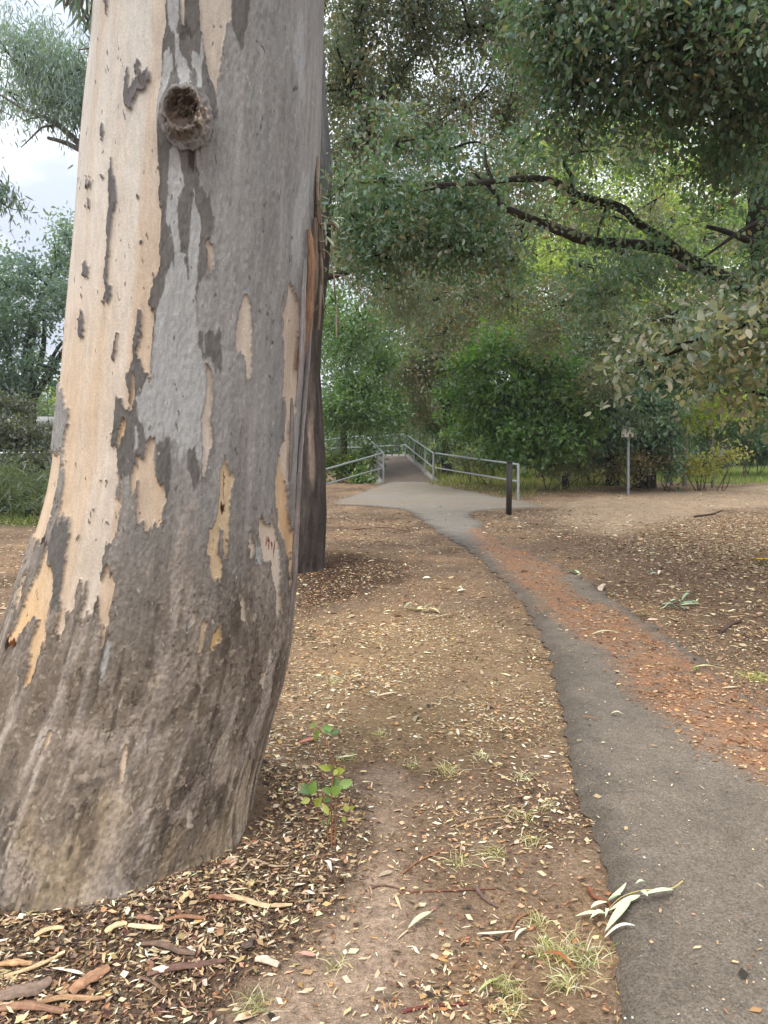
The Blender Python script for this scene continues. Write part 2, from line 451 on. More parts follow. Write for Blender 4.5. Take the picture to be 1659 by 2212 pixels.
# grain-following warps that tear the patch edges
wx = 5.0 * vnoise(u_ * 26, z_ * 6, seed=11) + 3.0 * vnoise(u_ * 75, z_ * 16, seed=12) + 1.5 * vnoise(u_ * 160, z_ * 90, seed=13)
wy = 12 * vnoise(u_ * 60, z_ * 4, seed=14) + 9 * vnoise(u_ * 150, z_ * 10, seed=15)
px_, py_ = dx0 + wx, dy0 + wy
K = 1659 / 1400 * 3024 / 1659            # zoomed view -> reference frame
ZOFF = {1: 0.0, 2: 1300 / 1.82278, 3: 2650 / 1.82278}
def zp(view, pts):
    return [(x / 1.185 / 1.82278, ZOFF[view] + y / 1.185 / 1.82278) for x, y in pts]
PALE = [
    # the big pale sheet on the left
    zp(1, [(250, -60), (770, -60), (770, 120), (750, 240), (745, 400), (730, 500), (735, 640), (735, 740), (745, 850), (740, 900), (745, 940), (760, 950), (760, 1020), (745, 1090), (735, 1150), (745, 1240), (735, 1270), (705, 1280), (705, 1310), (700, 1380), (690, 1385), (700, 1430), (710, 1460), (712, 1600)])
    + zp(2, [(712, 0), (705, 110), (700, 218), (690, 215), (678, 180), (655, 160), (640, 120), (628, 120), (605, 160), (590, 200), (592, 240), (588, 300), (590, 340), (585, 360), (560, 350), (545, 320), (540, 295), (535, 350), (525, 380), (525, 440), (520, 470), (510, 480), (510, 520), (520, 550), (540, 560), (548, 590), (545, 690), (535, 780), (545, 780), (560, 690), (578, 660), (570, 720), (560, 770), (560, 830), (548, 900), (530, 960), (510, 980), (495, 970), (490, 1020), (480, 1050), (475, 1090), (468, 1150), (485, 1110), (500, 1075), (505, 1120), (520, 1160), (530, 1190), (528, 1240), (515, 1320), (510, 1370), (490, 1400), (485, 1420), (475, 1480), (465, 1505), (456, 1500), (470, 1440), (465, 1370), (462, 1300), (455, 1210), (440, 1260), (435, 1290), (420, 1320), (400, 1350), (395, 1390), (388, 1390), (385, 1330), (400, 1290), (405, 1240), (405, 1175), (398, 1180), (390, 1255), (380, 1175), (365, 1185), (355, 1250), (355, 1310), (340, 1310), (320, 1300), (310, 1310), (305, 1370), (290, 1400), (288, 1440), (270, 1410), (250, 1410), (245, 1390), (270, 1350), (285, 1300), (290, 1220), (300, 1150), (320, 1000), (325, 950), (330, 870), (320, 910), (310, 870), (300, 850), (290, 905), (285, 905), (290, 850), (275, 845), (290, 740), (303, 560), (318, 400), (250, 200)]),
    zp(2, [(296, 560), (288, 640), (272, 720), (252, 800), (236, 880), (212, 950), (190, 985), (176, 985), (120, 960), (150, 800), (220, 560)]),
    zp(2, [(225, 1000), (230, 1010), (225, 1060), (240, 1110), (245, 1160), (235, 1230), (220, 1330), (215, 1380), (210, 1470), (200, 1480), (190, 1450), (180, 1500), (165, 1510), (150, 1580), (140, 1620), (115, 1640), (110, 1630), (130, 1560), (150, 1440), (170, 1380), (180, 1345), (160, 1340), (140, 1370), (100, 1420), (85, 1450), (70, 1480), (50, 1480), (28, 1460), (35, 1430), (60, 1400), (90, 1340), (110, 1260), (140, 1200), (180, 1120), (200, 1060)]),
    zp(2, [(135, 1110), (128, 1130), (105, 1180), (88, 1230), (70, 1290), (62, 1290), (80, 1210), (100, 1150)]),
    zp(1, [(915, -60), (1085, -60), (1082, 100), (1065, 100), (1050, 150), (1045, 220), (1035, 250), (1025, 330), (1025, 370), (1015, 360), (1012, 445), (1000, 420), (985, 380), (970, 330), (965, 260), (950, 200), (945, 120), (930, 90)]),
    zp(1, [(835, -60), (860, -60), (862, 100), (855, 105), (840, 60)]),
    zp(2, [(620, 203), (630, 230), (635, 300), (628, 350), (612, 388), (600, 380), (595, 350), (605, 270)]),
    zp(2, [(575, 405), (580, 450), (575, 500), (560, 528), (550, 525), (552, 470), (562, 430)]),
    zp(2, [(705, 485), (722, 500), (725, 560), (720, 600), (728, 650), (735, 710), (765, 720), (770, 760), (775, 790), (765, 815), (755, 850), (755, 895), (720, 895), (705, 915), (665, 915), (650, 890), (640, 800), (645, 720), (640, 640), (640, 620), (650, 590), (670, 580), (685, 520)]),
    zp(2, [(630, 645), (640, 660), (655, 690), (650, 710), (640, 700), (632, 770), (620, 780), (610, 740), (618, 690)]),
    zp(2, [(970, 155), (985, 180), (990, 240), (990, 330), (985, 420), (992, 470), (988, 550), (970, 620), (955, 682), (945, 680), (950, 600), (955, 540), (945, 470), (945, 400), (960, 330), (968, 230)]),
    zp(2, [(1055, 585), (1075, 640), (1090, 700), (1085, 780), (1083, 840), (1085, 880), (1070, 920), (1060, 990), (1048, 1078), (1040, 1070), (1045, 1000), (1050, 960), (1030, 930), (1020, 1000), (1015, 1050), (1035, 1100), (1030, 1150), (1010, 1190), (985, 1170), (975, 1130), (970, 1060), (960, 1030), (970, 920), (990, 930), (1005, 900), (1015, 830), (1025, 760), (1035, 650)]),
    zp(1, [(1155, 1380), (1165, 1440), (1168, 1500), (1173, 1600)]) + zp(2, [(1172, 130), (1170, 200), (1158, 248), (1148, 200), (1130, 130), (1115, 90), (1108, 50), (1105, 0)]) + zp(1, [(1110, 1500), (1130, 1440)]),
    zp(1, [(1345, 1305), (1355, 1340), (1380, 1370), (1390, 1420), (1400, 1500)]) + zp(2, [(1403, 0), (1400, 180), (1395, 300), (1370, 380), (1345, 460), (1345, 560), (1340, 640), (1355, 780), (1350, 770), (1330, 680), (1315, 640), (1310, 560), (1330, 500), (1325, 350), (1325, 130), (1312, 0)]) + zp(1, [(1320, 1500), (1325, 1420)]),
    zp(2, [(1305, 555), (1320, 640), (1330, 700), (1345, 780), (1345, 870), (1360, 930), (1370, 970), (1365, 1100), (1365, 1245), (1358, 1200), (1355, 1100), (1330, 1050), (1310, 960), (1305, 860), (1295, 790), (1290, 700), (1297, 610)]),
    zp(2, [(1225, 872), (1240, 890), (1265, 920), (1275, 830), (1280, 900), (1290, 950), (1305, 1000), (1310, 1080), (1315, 1200), (1320, 1300), (1300, 1350), (1285, 1398), (1278, 1390), (1285, 1320), (1280, 1210), (1270, 1150), (1265, 1090), (1240, 1070), (1225, 1075), (1220, 1000), (1210, 950), (1210, 890)]),
    zp(2, [(1170, 957), (1182, 990), (1182, 1050), (1165, 1045), (1160, 1000)]),
    zp(2, [(1130, 1230), (1140, 1250), (1140, 1300), (1130, 1352), (1120, 1345), (1125, 1290), (1115, 1270)]),
    zp(2, [(1015, 1378), (1027, 1390), (1020, 1440), (990, 1497), (980, 1490), (995, 1430)]),
    zp(2, [(1265, 1482), (1275, 1490), (1260, 1550), (1235, 1610), (1215, 1659), (1211, 1640), (1230, 1570), (1250, 1500)]),
    zp(2, [(890, 1308), (910, 1310), (905, 1350), (880, 1382), (870, 1370)]),
    zp(3, [(595, 343), (605, 350), (590, 440), (575, 510), (550, 520), (565, 450), (580, 380)]),
    zp(3, [(790, 568), (800, 580), (790, 655), (780, 650)]),
    zp(3, [(880, 648), (890, 660), (890, 720), (875, 738), (868, 680)]),
    zp(3, [(235, 247), (240, 255), (230, 310), (205, 362), (193, 350), (215, 300)]),
    zp(1, [(965, 1120), (985, 1140), (1000, 1230), (995, 1260), (985, 1240), (982, 1290), (970, 1270), (962, 1190)]),
    zp(2, [(965, 1378), (940, 1390), (915, 1510), (925, 1515), (950, 1450)]),
]
HOLE = [
    zp(1, [(510, 705), (515, 760), (525, 830), (540, 880), (540, 920), (530, 970), (520, 1040), (515, 1180), (510, 1250), (505, 1290), (500, 1340), (515, 1340), (512, 1400), (490, 1433), (483, 1410), (490, 1350), (485, 1290), (490, 1220), (495, 1130), (500, 1040), (505, 960), (500, 880), (500, 780)]),
    zp(1, [(635, 275), (648, 290), (643, 320), (685, 312), (685, 380), (670, 415), (640, 415), (625, 440), (605, 485), (585, 470), (580, 400), (590, 330), (605, 320), (602, 382), (618, 382), (635, 350), (628, 300)]),
    zp(1, [(490, 570), (490, 600), (480, 643), (468, 640), (472, 600)]),
    zp(1, [(640, 1435), (665, 1450), (660, 1600)]) + zp(2, [(655, 0), (640, 125), (623, 125), (634, 0)]),
    zp(2, [(540, -5), (550, 10), (545, 70), (530, 138), (524, 120), (530, 40)]),
    zp(1, [(375, 1435), (380, 1500), (372, 1560), (358, 1555), (362, 1480)]),
    zp(1, [(395, 1225), (412, 1240), (408, 1285), (392, 1285)]),
    zp(1, [(630, 900), (641, 905), (640, 920), (632, 922)]), zp(1, [(638, 1108), (652, 1112), (650, 1126), (640, 1126)]),
    zp(1, [(465, 800), (476, 800), (474, 818), (467, 818)]), zp(1, [(475, -60), (497, -60), (494, 70), (482, 70)]),
    zp(2, [(425, 832), (436, 838), (433, 850), (427, 848)]), zp(2, [(408, 884), (416, 886), (414, 897), (408, 895)]), zp(2, [(352, 960), (360, 962), (358, 974), (352, 973)]),
    zp(2, [(490, 905), (497, 908), (495, 916), (490, 915)]), zp(2, [(462, 695), (468, 697), (466, 706), (461, 705)]), zp(2, [(480, 697), (487, 700), (484, 708), (479, 706)]),
    zp(2, [(155, 1340), (175, 1345), (168, 1360), (155, 1355)]), zp(2, [(98, 1410), (118, 1412), (112, 1428), (98, 1425)]),
    zp(1, [(405, 830), (414, 840), (408, 880), (402, 880)]), zp(1, [(398, 930), (406, 940), (404, 990), (396, 990)]),
]
BLUE = [
    zp(1, [(800, 690), (830, 680), (850, 740), (855, 870), (830, 940), (820, 1000), (830, 1080), (840, 1150), (880, 1190), (862, 1200), (880, 1280), (888, 1300), (885, 1180), (890, 1090), (905, 960), (912, 925), (925, 990), (935, 1060), (930, 1180), (920, 1290), (915, 1330), (920, 1420), (920, 1600)])
    + zp(2, [(920, 0), (930, 80), (945, 90), (950, 170), (965, 230), (960, 320), (950, 400), (945, 480), (950, 560), (950, 620), (940, 590), (915, 545), (890, 550), (870, 590), (850, 640), (838, 620), (840, 540), (830, 530), (800, 540), (790, 500), (765, 500), (762, 430), (745, 520), (730, 520), (725, 480), (700, 470), (685, 495), (680, 400), (660, 440), (640, 410), (650, 380), (640, 340), (660, 280), (690, 230), (700, 220), (720, 130), (720, 0)])
    + zp(1, [(720, 1460), (755, 1380), (770, 1300), (790, 1215), (800, 1250), (806, 1285), (810, 1240), (805, 1130), (790, 1060), (775, 1010), (780, 930), (790, 820)]),
    zp(1, [(780, -60), (830, -60), (835, 90), (820, 150), (850, 230), (880, 300), (890, 340), (880, 420), (840, 420), (845, 380), (820, 300), (815, 190), (795, 130), (780, 70)]),
    zp(1, [(905, 230), (930, 240), (945, 130), (955, 260), (935, 320), (945, 420), (915, 410), (920, 330), (900, 280)]),
    zp(1, [(760, 250), (780, 240), (795, 290), (805, 330), (785, 380), (770, 440), (745, 500), (738, 640), (728, 560), (745, 400)]),
    zp(1, [(890, 320), (903, 330), (890, 430), (872, 430)]),
    zp(2, [(500, 1455), (525, 1465), (510, 1550), (480, 1640), (460, 1640), (485, 1540)]),
    zp(2, [(630, 460), (640, 480), (640, 580), (630, 585)]),
    zp(2, [(1190, 1000), (1215, 1000), (1222, 1090), (1195, 1080)]),
    zp(2, [(880, 1320), (900, 1340), (870, 1400), (850, 1400)]),
    zp(1, [(1380, 20), (1420, 60), (1420, 480), (1395, 480), (1370, 250)]),
    zp(1, [(1405, 800), (1450, 830), (1440, 960), (1410, 1040), (1405, 1150), (1395, 1330), (1360, 1330), (1350, 1200), (1390, 950)]),
]
DARK = [
    zp(1, [(765, -60), (830, -60), (880, -60), (925, -60), (945, 120), (965, 260), (990, 380), (1010, 470), (1005, 560), (985, 640), (925, 700), (930, 870), (978, 910), (990, 1020), (985, 1100), (968, 1160), (965, 1260), (930, 1300), (920, 1420), (915, 1600), (712, 1600), (690, 1400), (705, 1280), (735, 1270), (740, 1150), (760, 1020), (740, 900), (730, 600), (730, 500), (745, 400), (750, 250), (770, 150)]),
    zp(1, [(1088, -60), (1172, -60), (1165, 130), (1150, 140), (1145, 215), (1130, 215), (1110, 180), (1100, 195), (1085, 150), (1085, 60)]),
    zp(2, [(605, 160), (640, 120), (700, 220), (650, 300), (640, 400), (685, 500), (660, 580), (640, 640), (610, 700), (560, 700), (545, 600), (510, 520), (525, 430), (540, 300), (590, 360), (592, 220)]),
    zp(2, [(890, 540), (925, 560), (935, 650), (905, 720), (880, 650)]),
    zp(2, [(960, 0), (1030, 0), (1030, 200), (1000, 200), (985, 120), (960, 140)]), zp(2, [(930, 0), (950, 0), (952, 130), (935, 90)]),
    zp(2, [(900, 140), (925, 200), (920, 260), (905, 280)]), zp(1, [(820, 1460), (850, 1460), (845, 1560), (830, 1550)]),
    zp(2, [(300, 885), (325, 940), (318, 1020), (300, 1150), (285, 1290), (240, 1330), (250, 1160), (235, 1050), (230, 1000), (260, 890)]),
    zp(2, [(730, 510), (790, 510), (800, 640), (790, 760), (770, 800), (735, 720)]),
]
bigd = np.full(len(P0), 1e3)
def union(polys, pad=28):
    r = np.full(len(P0), 1e3)
    xv, yv = px_[visible], py_[visible]
    q = np.full(xv.shape, 1e3)
    for p in polys: q = np.minimum(q, sdfw(xv, yv, p, pad))
    r[visible] = q
    return r
s_pale, s_hole, s_blue, s_dark = union(PALE, 40), union(HOLE), union(BLUE), union(DARK)
s_pale = np.maximum(s_pale, -s_hole)
back = ~visible
nb = fbm(u_ * 3.0, z_ * 0.8, oct=4, seed=31)
s_pale[back] = np.where(nb[back] > 0.12, -6, 6); s_blue[back] = np.where(nb[back] < -0.15, -6, 6)
mp_ = sstep(1.1, -1.1, s_pale)[:, None]; mb_ = sstep(1.3, -1.3, s_blue)[:, None]; md_ = sstep(1.6, -1.6, s_dark)[:, None]; mh_ = sstep(1.0, -1.0, s_hole)[:, None]
# leaning grain coordinate: the streaks of the foot run up to the right
gu = u_ + 0.0
n1 = fbm(gu * 14, z_ * 1.6, oct=4, seed=41)[:, None]; n2 = fbm(gu * 40, z_ * 9, oct=3, seed=42)[:, None]; n3 = vnoise(gu * 150, z_ * 60, seed=43)[:, None]
n4 = fbm(gu * 5, z_ * 2.4, oct=3, seed=44)[:, None]
BK = 0.80
upper_grey = lin(152, 149, 145, BK); foot_brown = lin(126, 114, 102, BK)
row = dy0[:, None] if True else 0
ft = sstep(930, 1500, row + 130 * n4 + 40 * n1)
xn = dx0[:, None]
base = upper_grey * (1 - ft) + foot_brown * ft
base = base * (1 + 0.22 * n1 + 0.16 * n2 + 0.10 * n3)
# pinkish, ochre and blue-grey streaks of the foot
pk = sstep(0.10, 0.42, n1 + 0.3 * n2) * ft
base = base * (1 - pk) + lin(166, 155, 146, BK) * (1 + 0.15 * n3) * pk
oc = sstep(0.15, 0.5, fbm(gu * 9, z_ * 3.2, oct=4, seed=47)[:, None] + 0.5 * sstep(0.55, 0.05, ZZ.ravel())[:, None] - 0.1) * sstep(1480, 1800, row)
base = base * (1 - 0.55 * oc) + lin(166, 147, 120, BK) * (1 + 0.2 * n3) * 0.55 * oc
dk = sstep(0.20, 0.45, fbm(gu * 17 + 9, z_ * 2.6, oct=4, seed=48)[:, None] + 0.25 * n2) * (0.35 + 0.65 * ft)
base = base * (1 - 0.55 * dk) + lin(92, 84, 76, BK) * 0.55 * dk
wn_ = 1.2 * fbm(gu * 8, z_ * 5, oct=3, seed=53)
bl_ = sstep(.05, .4, fbm(gu * 12 + wn_, z_ * 4.5 + wn_, oct=6, seed=54)[:, None]) * ft
base = base * (1 - .6 * bl_) + lin(170, 157, 146, BK) * (1 + .2 * n3) * .6 * bl_
bd_ = sstep(.12, .36, fbm(gu * 15 + wn_ + 7, z_ * 5.5 + wn_, oct=6, seed=55)[:, None]) * ft
base = base * (1 - .6 * bd_) + lin(86, 77, 69, BK) * (1 + .2 * n3) * .6 * bd_
fl_ = sstep(.42, .62, fbm(gu * 48, z_ * 16, oct=3, seed=56)[:, None] + .25 * n1) * ft
base = base * (1 - .6 * fl_) + lin(190, 178, 158, BK) * .6 * fl_
cr_ = sstep(.44, .56, vnoise(gu * 34 + .6 * wn_, z_ * 3.4, seed=57)[:, None] * .6 + .5 * vnoise(gu * 90, z_ * 12, seed=58)[:, None]) * ft
base = base * (1 - .5 * cr_) + lin(62, 54, 47, BK) * .5 * cr_
st_ = sstep(470, 505, dx0[:, None]) * sstep(1580, 1680, dy0[:, None]); sv_ = vnoise(gu * 80, z_ * 4, seed=59)[:, None] + .4 * n2
base = base * (1 - .7 * st_ * sstep(.1, .4, sv_)) + lin(190, 172, 152, BK) * .7 * st_ * sstep(.1, .4, sv_)
base = base * (1 - .7 * st_ * sstep(-.2, -.5, sv_)) + lin(70, 60, 52, BK) * .7 * st_ * sstep(-.2, -.5, sv_)
g5 = vnoise(gu * 150, z_ * 130, seed=66)[:, None]; g6 = vnoise(gu * 70, z_ * 55, seed=68)[:, None]
base = base * (1 + (.20 * g5 + .14 * g6) * (.25 + .75 * ft))
fis = sstep(.06, .0, np.abs(fbm(gu * 26 + .5 * wn_, z_ * 11, oct=4, seed=69)))[:, None] * sstep(-.1, .25, fbm(gu * 7, z_ * 3, oct=3, seed=70))[:, None] * (.15 + .85 * ft)
base = base * (1 - .5 * fis) + lin(64, 57, 50, BK) * .5 * fis
sc2 = sstep(.30, .5, fbm(gu * 60, z_ * 42, oct=3, seed=73))[:, None] * ft
base = base * (1 - .5 * sc2) + lin(182, 168, 150, BK) * .5 * sc2
lv = sstep(0.1, 0.45, fbm(gu * 22, z_ * 1.1, oct=3, seed=49)[:, None]) * sstep(1500, 900, row) * sstep(430, 520, xn)
base = base * (1 - 0.5 * lv) + lin(176, 169, 165, BK) * 0.5 * lv
col = base
drk = lin(110, 106, 102, BK) * (1 + 0.18 * n1 + 0.12 * n2 + 0.08 * n3)
col = col * (1 - md_) + drk * md_
blu = lin(170, 169, 167, BK) * (1 + 0.10 * n1 + 0.08 * n2 + 0.06 * n3)
col = col * (1 - mb_) + blu * mb_
tint = np.clip(0.5 + 1.5 * fbm(gu * 20, z_ * 0.9, oct=3, seed=51)[:, None], 0, 1) * sstep(350, 900, row)
tint = np.clip(tint * 0.42 + 0.6 * sstep(600, 900, row) * sstep(300, 150, xn - (row - 700) * -0.15) * 0.6, 0, 0.8)
ps_ = sstep(-.35, .35, fbm(gu * 13, z_ * .55, oct=4, seed=52))[:, None]
pale = (lin(206, 199, 190, BK) * ps_ + lin(198, 183, 168, BK) * (1 - ps_)) * (1 - sstep(0, 800, row)) + (lin(220, 208, 194, BK) * ps_ + lin(208, 187, 166, BK) * (1 - ps_)) * sstep(0, 800, row)
pale = pale * (1 - tint) + lin(214, 184, 150, BK) * tint
for k_, tc_ in ((2, (226, 186, 134)), (11, (216, 190, 152)), (14, (220, 180, 130)), (18, (220, 182, 112)), (7, (222, 180, 120)), (24, (205, 180, 150))):
    ss = np.full(len(P0), 1e3); ss[visible] = sdfw(px_[visible], py_[visible], PALE[k_], 6)
    w = sstep(2, -2, ss)[:, None] * (0.75 + 0.3 * n4)
    if k_ == 2: w = w * np.clip(0.25 + sstep(120, 20, xn) * sstep(1150, 1350, row), 0, 1)
    pale = pale * (1 - w) + lin(*tc_, BK) * w
pale = pale * (1 + 0.07 * n1 + 0.07 * n2 + 0.04 * n3)
edge_d = (np.clip(1 + s_pale / 9.0, 0, 1) * (s_pale < 0))[:, None] * sstep(-.1, .3, n2 + .5 * n1)
pale = pale * (1 - .35 * edge_d) + lin(176, 160, 142, BK) * .35 * edge_d
rim_ = (np.exp(-(np.clip(s_pale, 0, 60) / 2.5)) * (s_pale > 0) * visible)[:, None]
col = col * (1 - .35 * rim_) + lin(92, 80, 70, BK) * .35 * rim_
col = col * (1 - mp_) + pale * mp_
hol = lin(112, 108, 108, BK) * (1 + 0.15 * n2)
col = col * (1 - mh_) + hol * mh_
# resin bleeds and small knots with their own colour
def blot(cx, cy, rx, ry, c, k=1.0):
    global col
    v = visible
    e = ((px_ - cx) / rx) ** 2 + ((py_ - cy) / ry) ** 2
    w = (sstep(1.15, 0.55, e) * v * k)[:, None]
    col = col * (1 - w) + c * w
RED = lin(122, 44, 36, BK)
for (x, y), rx, ry in ((zp(2, [(1055, 715)])[0], 2.2, 30), (zp(2, [(1262, 985)])[0], 2, 18), (zp(2, [(1252, 985)])[0], 1.5, 10), (zp(2, [(1290, 1025)])[0], 1.8, 16), (zp(2, [(1275, 1000)])[0], 2.0, 12)):
    blot(x, y, rx, ry, RED, 0.9)
KB = lin(96, 62, 40, BK)
blot(*zp(2, [(1047, 838)])[0], 8, 13, KB); blot(*zp(2, [(1047, 840)])[0], 4, 8, lin(50, 36, 28))
blot(*zp(2, [(55, 1462)])[0], 14, 10, lin(92, 52, 26)); blot(*zp(2, [(78, 1462)])[0], 6, 8, lin(48, 34, 26)); blot(*zp(2, [(38, 1462)])[0], 4, 6, lin(40, 30, 24))
blot(*zp(1, [(660, 365)])[0], 9, 17, lin(92, 84, 80), .8); blot(*zp(1, [(600, 400)])[0], 6, 14, lin(104, 98, 95), .8)
blot(*zp(1, [(870, 145)])[0], 17, 11, lin(74, 68, 64), .9); blot(*zp(1, [(903, 755)])[0], 7, 32, lin(62, 54, 50), .9)
blot(*zp(2, [(208, 985)])[0], 8, 9, lin(60, 55, 50), .9); blot(*zp(2, [(1090, 1120)])[0], 7, 6, lin(150, 150, 152), .8)
rr = np.random.default_rng(3)
for _ in range(600):   # small dark lenticel pits and pale flecks scattered on the bark
    x, y = rr.uniform(20, 640), rr.uniform(60, 1960)
    if rr.random() < 0.6: blot(x, y, rr.uniform(1.2, 3), rr.uniform(2, 7), lin(70, 62, 58), 0.75)
    else: blot(x, y, rr.uniform(1.0, 2.2), rr.uniform(1.5, 5), lin(205, 196, 182, BK), 0.7)
col = col * (1 + (np.array([1.02, 1.0, .96]) - 1) * (.35 + .65 * ft))
# relief
fr = sstep(900, 1400, row)[:, 0]
rel = -0.007 * mp_[:, 0] + 0.0035 * np.exp(-(np.clip(s_pale, 0, 60) / 4.0) ** 1.2) * (s_pale > 0) * visible + 0.002 * mb_[:, 0] * 0 - 0.001 * mh_[:, 0] * 0
rel = rel + (1 - mp_[:, 0]) * (0.0022 * n2[:, 0] + 0.0012 * n3[:, 0]) + 0.003 * n1[:, 0] * (1 - 0.6 * mp_[:, 0])
gr = vnoise(u_ * 150, z_ * 130, seed=66); gr2 = fbm(u_ * 110, z_ * 60, oct=3, seed=67)
rel = rel - .004 * fis[:, 0] * (1 - mp_[:, 0]) + .0015 * sc2[:, 0] * (1 - mp_[:, 0])
rel = rel + fr * (1 - mp_[:, 0]) * (0.0007 * gr + 0.0009 * gr2 - 0.002 * dk[:, 0])
rel = rel + 0.003 * vnoise(u_ * 9, z_ * 9, seed=61) * mp_[:, 0]
# the swollen collar round the branch scar
kx, ky = zp(1, [(875, 560)])[0]
ke = np.hypot((dx0 - kx) / 62, (dy0 - ky) / 75)
rel = rel + np.where(visible, 0.030 * sstep(1.6, 0.5, ke), 0)
rel_full = rel.copy()
rel = rel - np.where(visible, 0.11 * sstep(0.85, 0.55, ke), 0)
sp_ = np.argmin(np.where(visible, (dx0 - kx) ** 2 + (dy0 - ky) ** 2, 1e9))
P1 = trunk_pts(rel.reshape(NR, NC)).reshape(-1, 3)
i = np.arange(NR - 1)[:, None] * NC; j = np.arange(NC)[None]; k = (j + 1) % NC
TF = np.stack([i + j, i + NC + j, i + NC + k, i + k], -1).reshape(-1, 4)
GB = (-1.05, 3.0, 0.0)
gum = thing("gum_tree", "huge gum trunk with peeling cream and grey bark and a round branch scar", "tree", GB)
o = link("trunk", mesh_np("trunk", P1 - np.array(GB), TF, np.clip(col, 0.01, 0.9), True), M_TRUNK, gum)

# branch scar: lumpy collar with a hollow
kc = trunk_pts(rel_full.reshape(NR, NC)).reshape(-1, 3)[sp_]; kn = unit(np.array([math.cos(TH.ravel()[sp_]), -math.sin(TH.ravel()[sp_]), 0.0]))
ks = np.cross(np.array([0, 0, 1.0]), kn); kscale = 3.0 * 0.83 / FPX
a_, r_ = np.meshgrid(np.linspace(0, 2 * math.pi, 110, endpoint=False), np.linspace(0.0, 1.0, 60))
ex, ez = np.cos(a_) * r_, np.sin(a_) * r_
kn_n = fbm(ex * 5, ez * 5, oct=4, seed=71); kn_f = fbm(ex * 16, ez * 16, oct=3, seed=72)
hx, hz = (ex + 0.16 + .08 * kn_n) / 0.62, (ez - 0.20 + .10 * kn_f) / 0.62
hd = np.hypot(hx, hz)
ht = 0.020 * np.clip(1 - r_ ** 2.6, 0, 1) + 0.014 * kn_n * (1 - r_ ** 4) + 0.003 * kn_f * (1 - r_ ** 4) - 0.018 * sstep(1.05, 0.35, hd) - 0.005
ring = 0.012 * np.exp(-((hd - 1.12) / 0.16) ** 2) * (1 - r_ ** 6)
ht = ht + ring
KV = kc + (ex * 54 * kscale * (1 + 0.14 * kn_n))[..., None] * ks + (ez * 66 * kscale * (1 + 0.14 * kn_n))[..., None] * np.array([0, 0, 1.0]) + ht[..., None] * kn
kcol = lin(128, 118, 110, BK) * (1 + 0.5 * kn_n + 0.2 * kn_f)[..., None]
hm = sstep(1.2, 0.85, hd)[..., None]; kcol = kcol * (1 - hm) + lin(62, 50, 41) * (1 + 0.5 * kn_n + 0.25 * kn_f)[..., None] * hm
pm = (sstep(0.12, 0.3, kn_f) * sstep(0.1, 0.5, ex) * sstep(0.5, -0.1, ez - 0.3))[..., None]; kcol = kcol * (1 - pm) + lin(190, 170, 150, BK) * pm
lb = sstep(-0.1, -0.6, ez)[..., None] * 0.6; kcol = kcol * (1 - lb) + lin(92, 82, 76) * (1 + 0.5 * kn_f)[..., None] * lb
sw = np.sin(r_ * 34 + 5 * kn_n)[..., None] * sstep(.6, .8, r_)[..., None]; kcol = kcol * (1 + .16 * sw)
ed_ = sstep(.74, .98, r_ + .1 * kn_f)[..., None]; kcol = kcol * (1 - ed_) + lin(128, 123, 119, BK) * (1 + .2 * kn_f)[..., None] * ed_
i = np.arange(59)[:, None] * 110; j = np.arange(110)[None]; k = (j + 1) % 110
KF = np.stack([i + j, i + k, i + 110 + k, i + 110 + j], -1).reshape(-1, 4)
link("branch_scar", mesh_np("branch_scar", KV.reshape(-1, 3) - np.array(GB), KF, np.clip(kcol.reshape(-1, 3), 0.01, 0.9), True), M_STRIP, gum)

# peeling strips along the right edge (each its own mesh)
def edge_pt(dy, off, back_=0.0):
    Yq = AX + back_
    xr = np.interp(dy, [s[0] for s in SIL], [s[2] for s in SIL])
    return at(xr + off, dy, Yq)
def strip(pts, wid, col, thick=0.006, seed=0, root=gum, name="bark_strip", mat=M_STRIP, nrm=(0.45, -0.9, 0)):
    pts = np.asarray(pts, float); wid = np.asarray(wid, float)
    P, W = catmull(pts, wid, 10)
    n = len(P); T = unit(np.gradient(P, axis=0)); Nn = unit(np.tile(np.array(nrm, float), (n, 1)))
    S = unit(np.cross(T, Nn)); Nn = np.cross(S, T)
    q = np.linspace(-1, 1, 9)
    t = np.arange(n)
    jag = 1 + 0.14 * vnoise(t * 0.45, t * 0 + seed, seed=seed)
    V = P[:, None] + (q[None] * (W * jag)[:, None] / 2)[..., None] * S[:, None] + ((1 - q[None] ** 2) * W[:, None] * 0.22 + 0.002 * vnoise(t[:, None] * .5, q[None] * 3 + seed, seed=seed + 1))[..., None] * Nn[:, None]
    B = V - thick * Nn[:, None]
    ii = np.arange(n - 1)[:, None] * 9; jj = np.arange(8)[None]
    F = np.stack([ii + jj, ii + jj + 1, ii + jj + 10, ii + jj + 9], -1).reshape(-1, 4)
    m = n * 9
    e1 = np.stack([np.arange(n - 1) * 9, np.arange(n - 1) * 9 + 9, np.arange(n - 1) * 9 + 9 + m, np.arange(n - 1) * 9 + m], -1)
    e2 = np.stack([np.arange(n - 1) * 9 + 8, np.arange(n - 1) * 9 + 8 + m, np.arange(n - 1) * 9 + 17 + m, np.arange(n - 1) * 9 + 17], -1)
    c = np.asarray(col) * (1 + 0.25 * vnoise(np.repeat(t, 9) * 0.25, np.tile(q, n) * 4 + seed, seed=seed + 2))[:, None]
    mbx = MB(); mbx.add(np.vstack([V.reshape(-1, 3), B.reshape(-1, 3)]), np.vstack([F, F[:, ::-1] + m, e1, e2]), np.vstack([c, c * 0.7]))
    if root is None: return mbx
    return childmesh(name, mbx, mat, root)
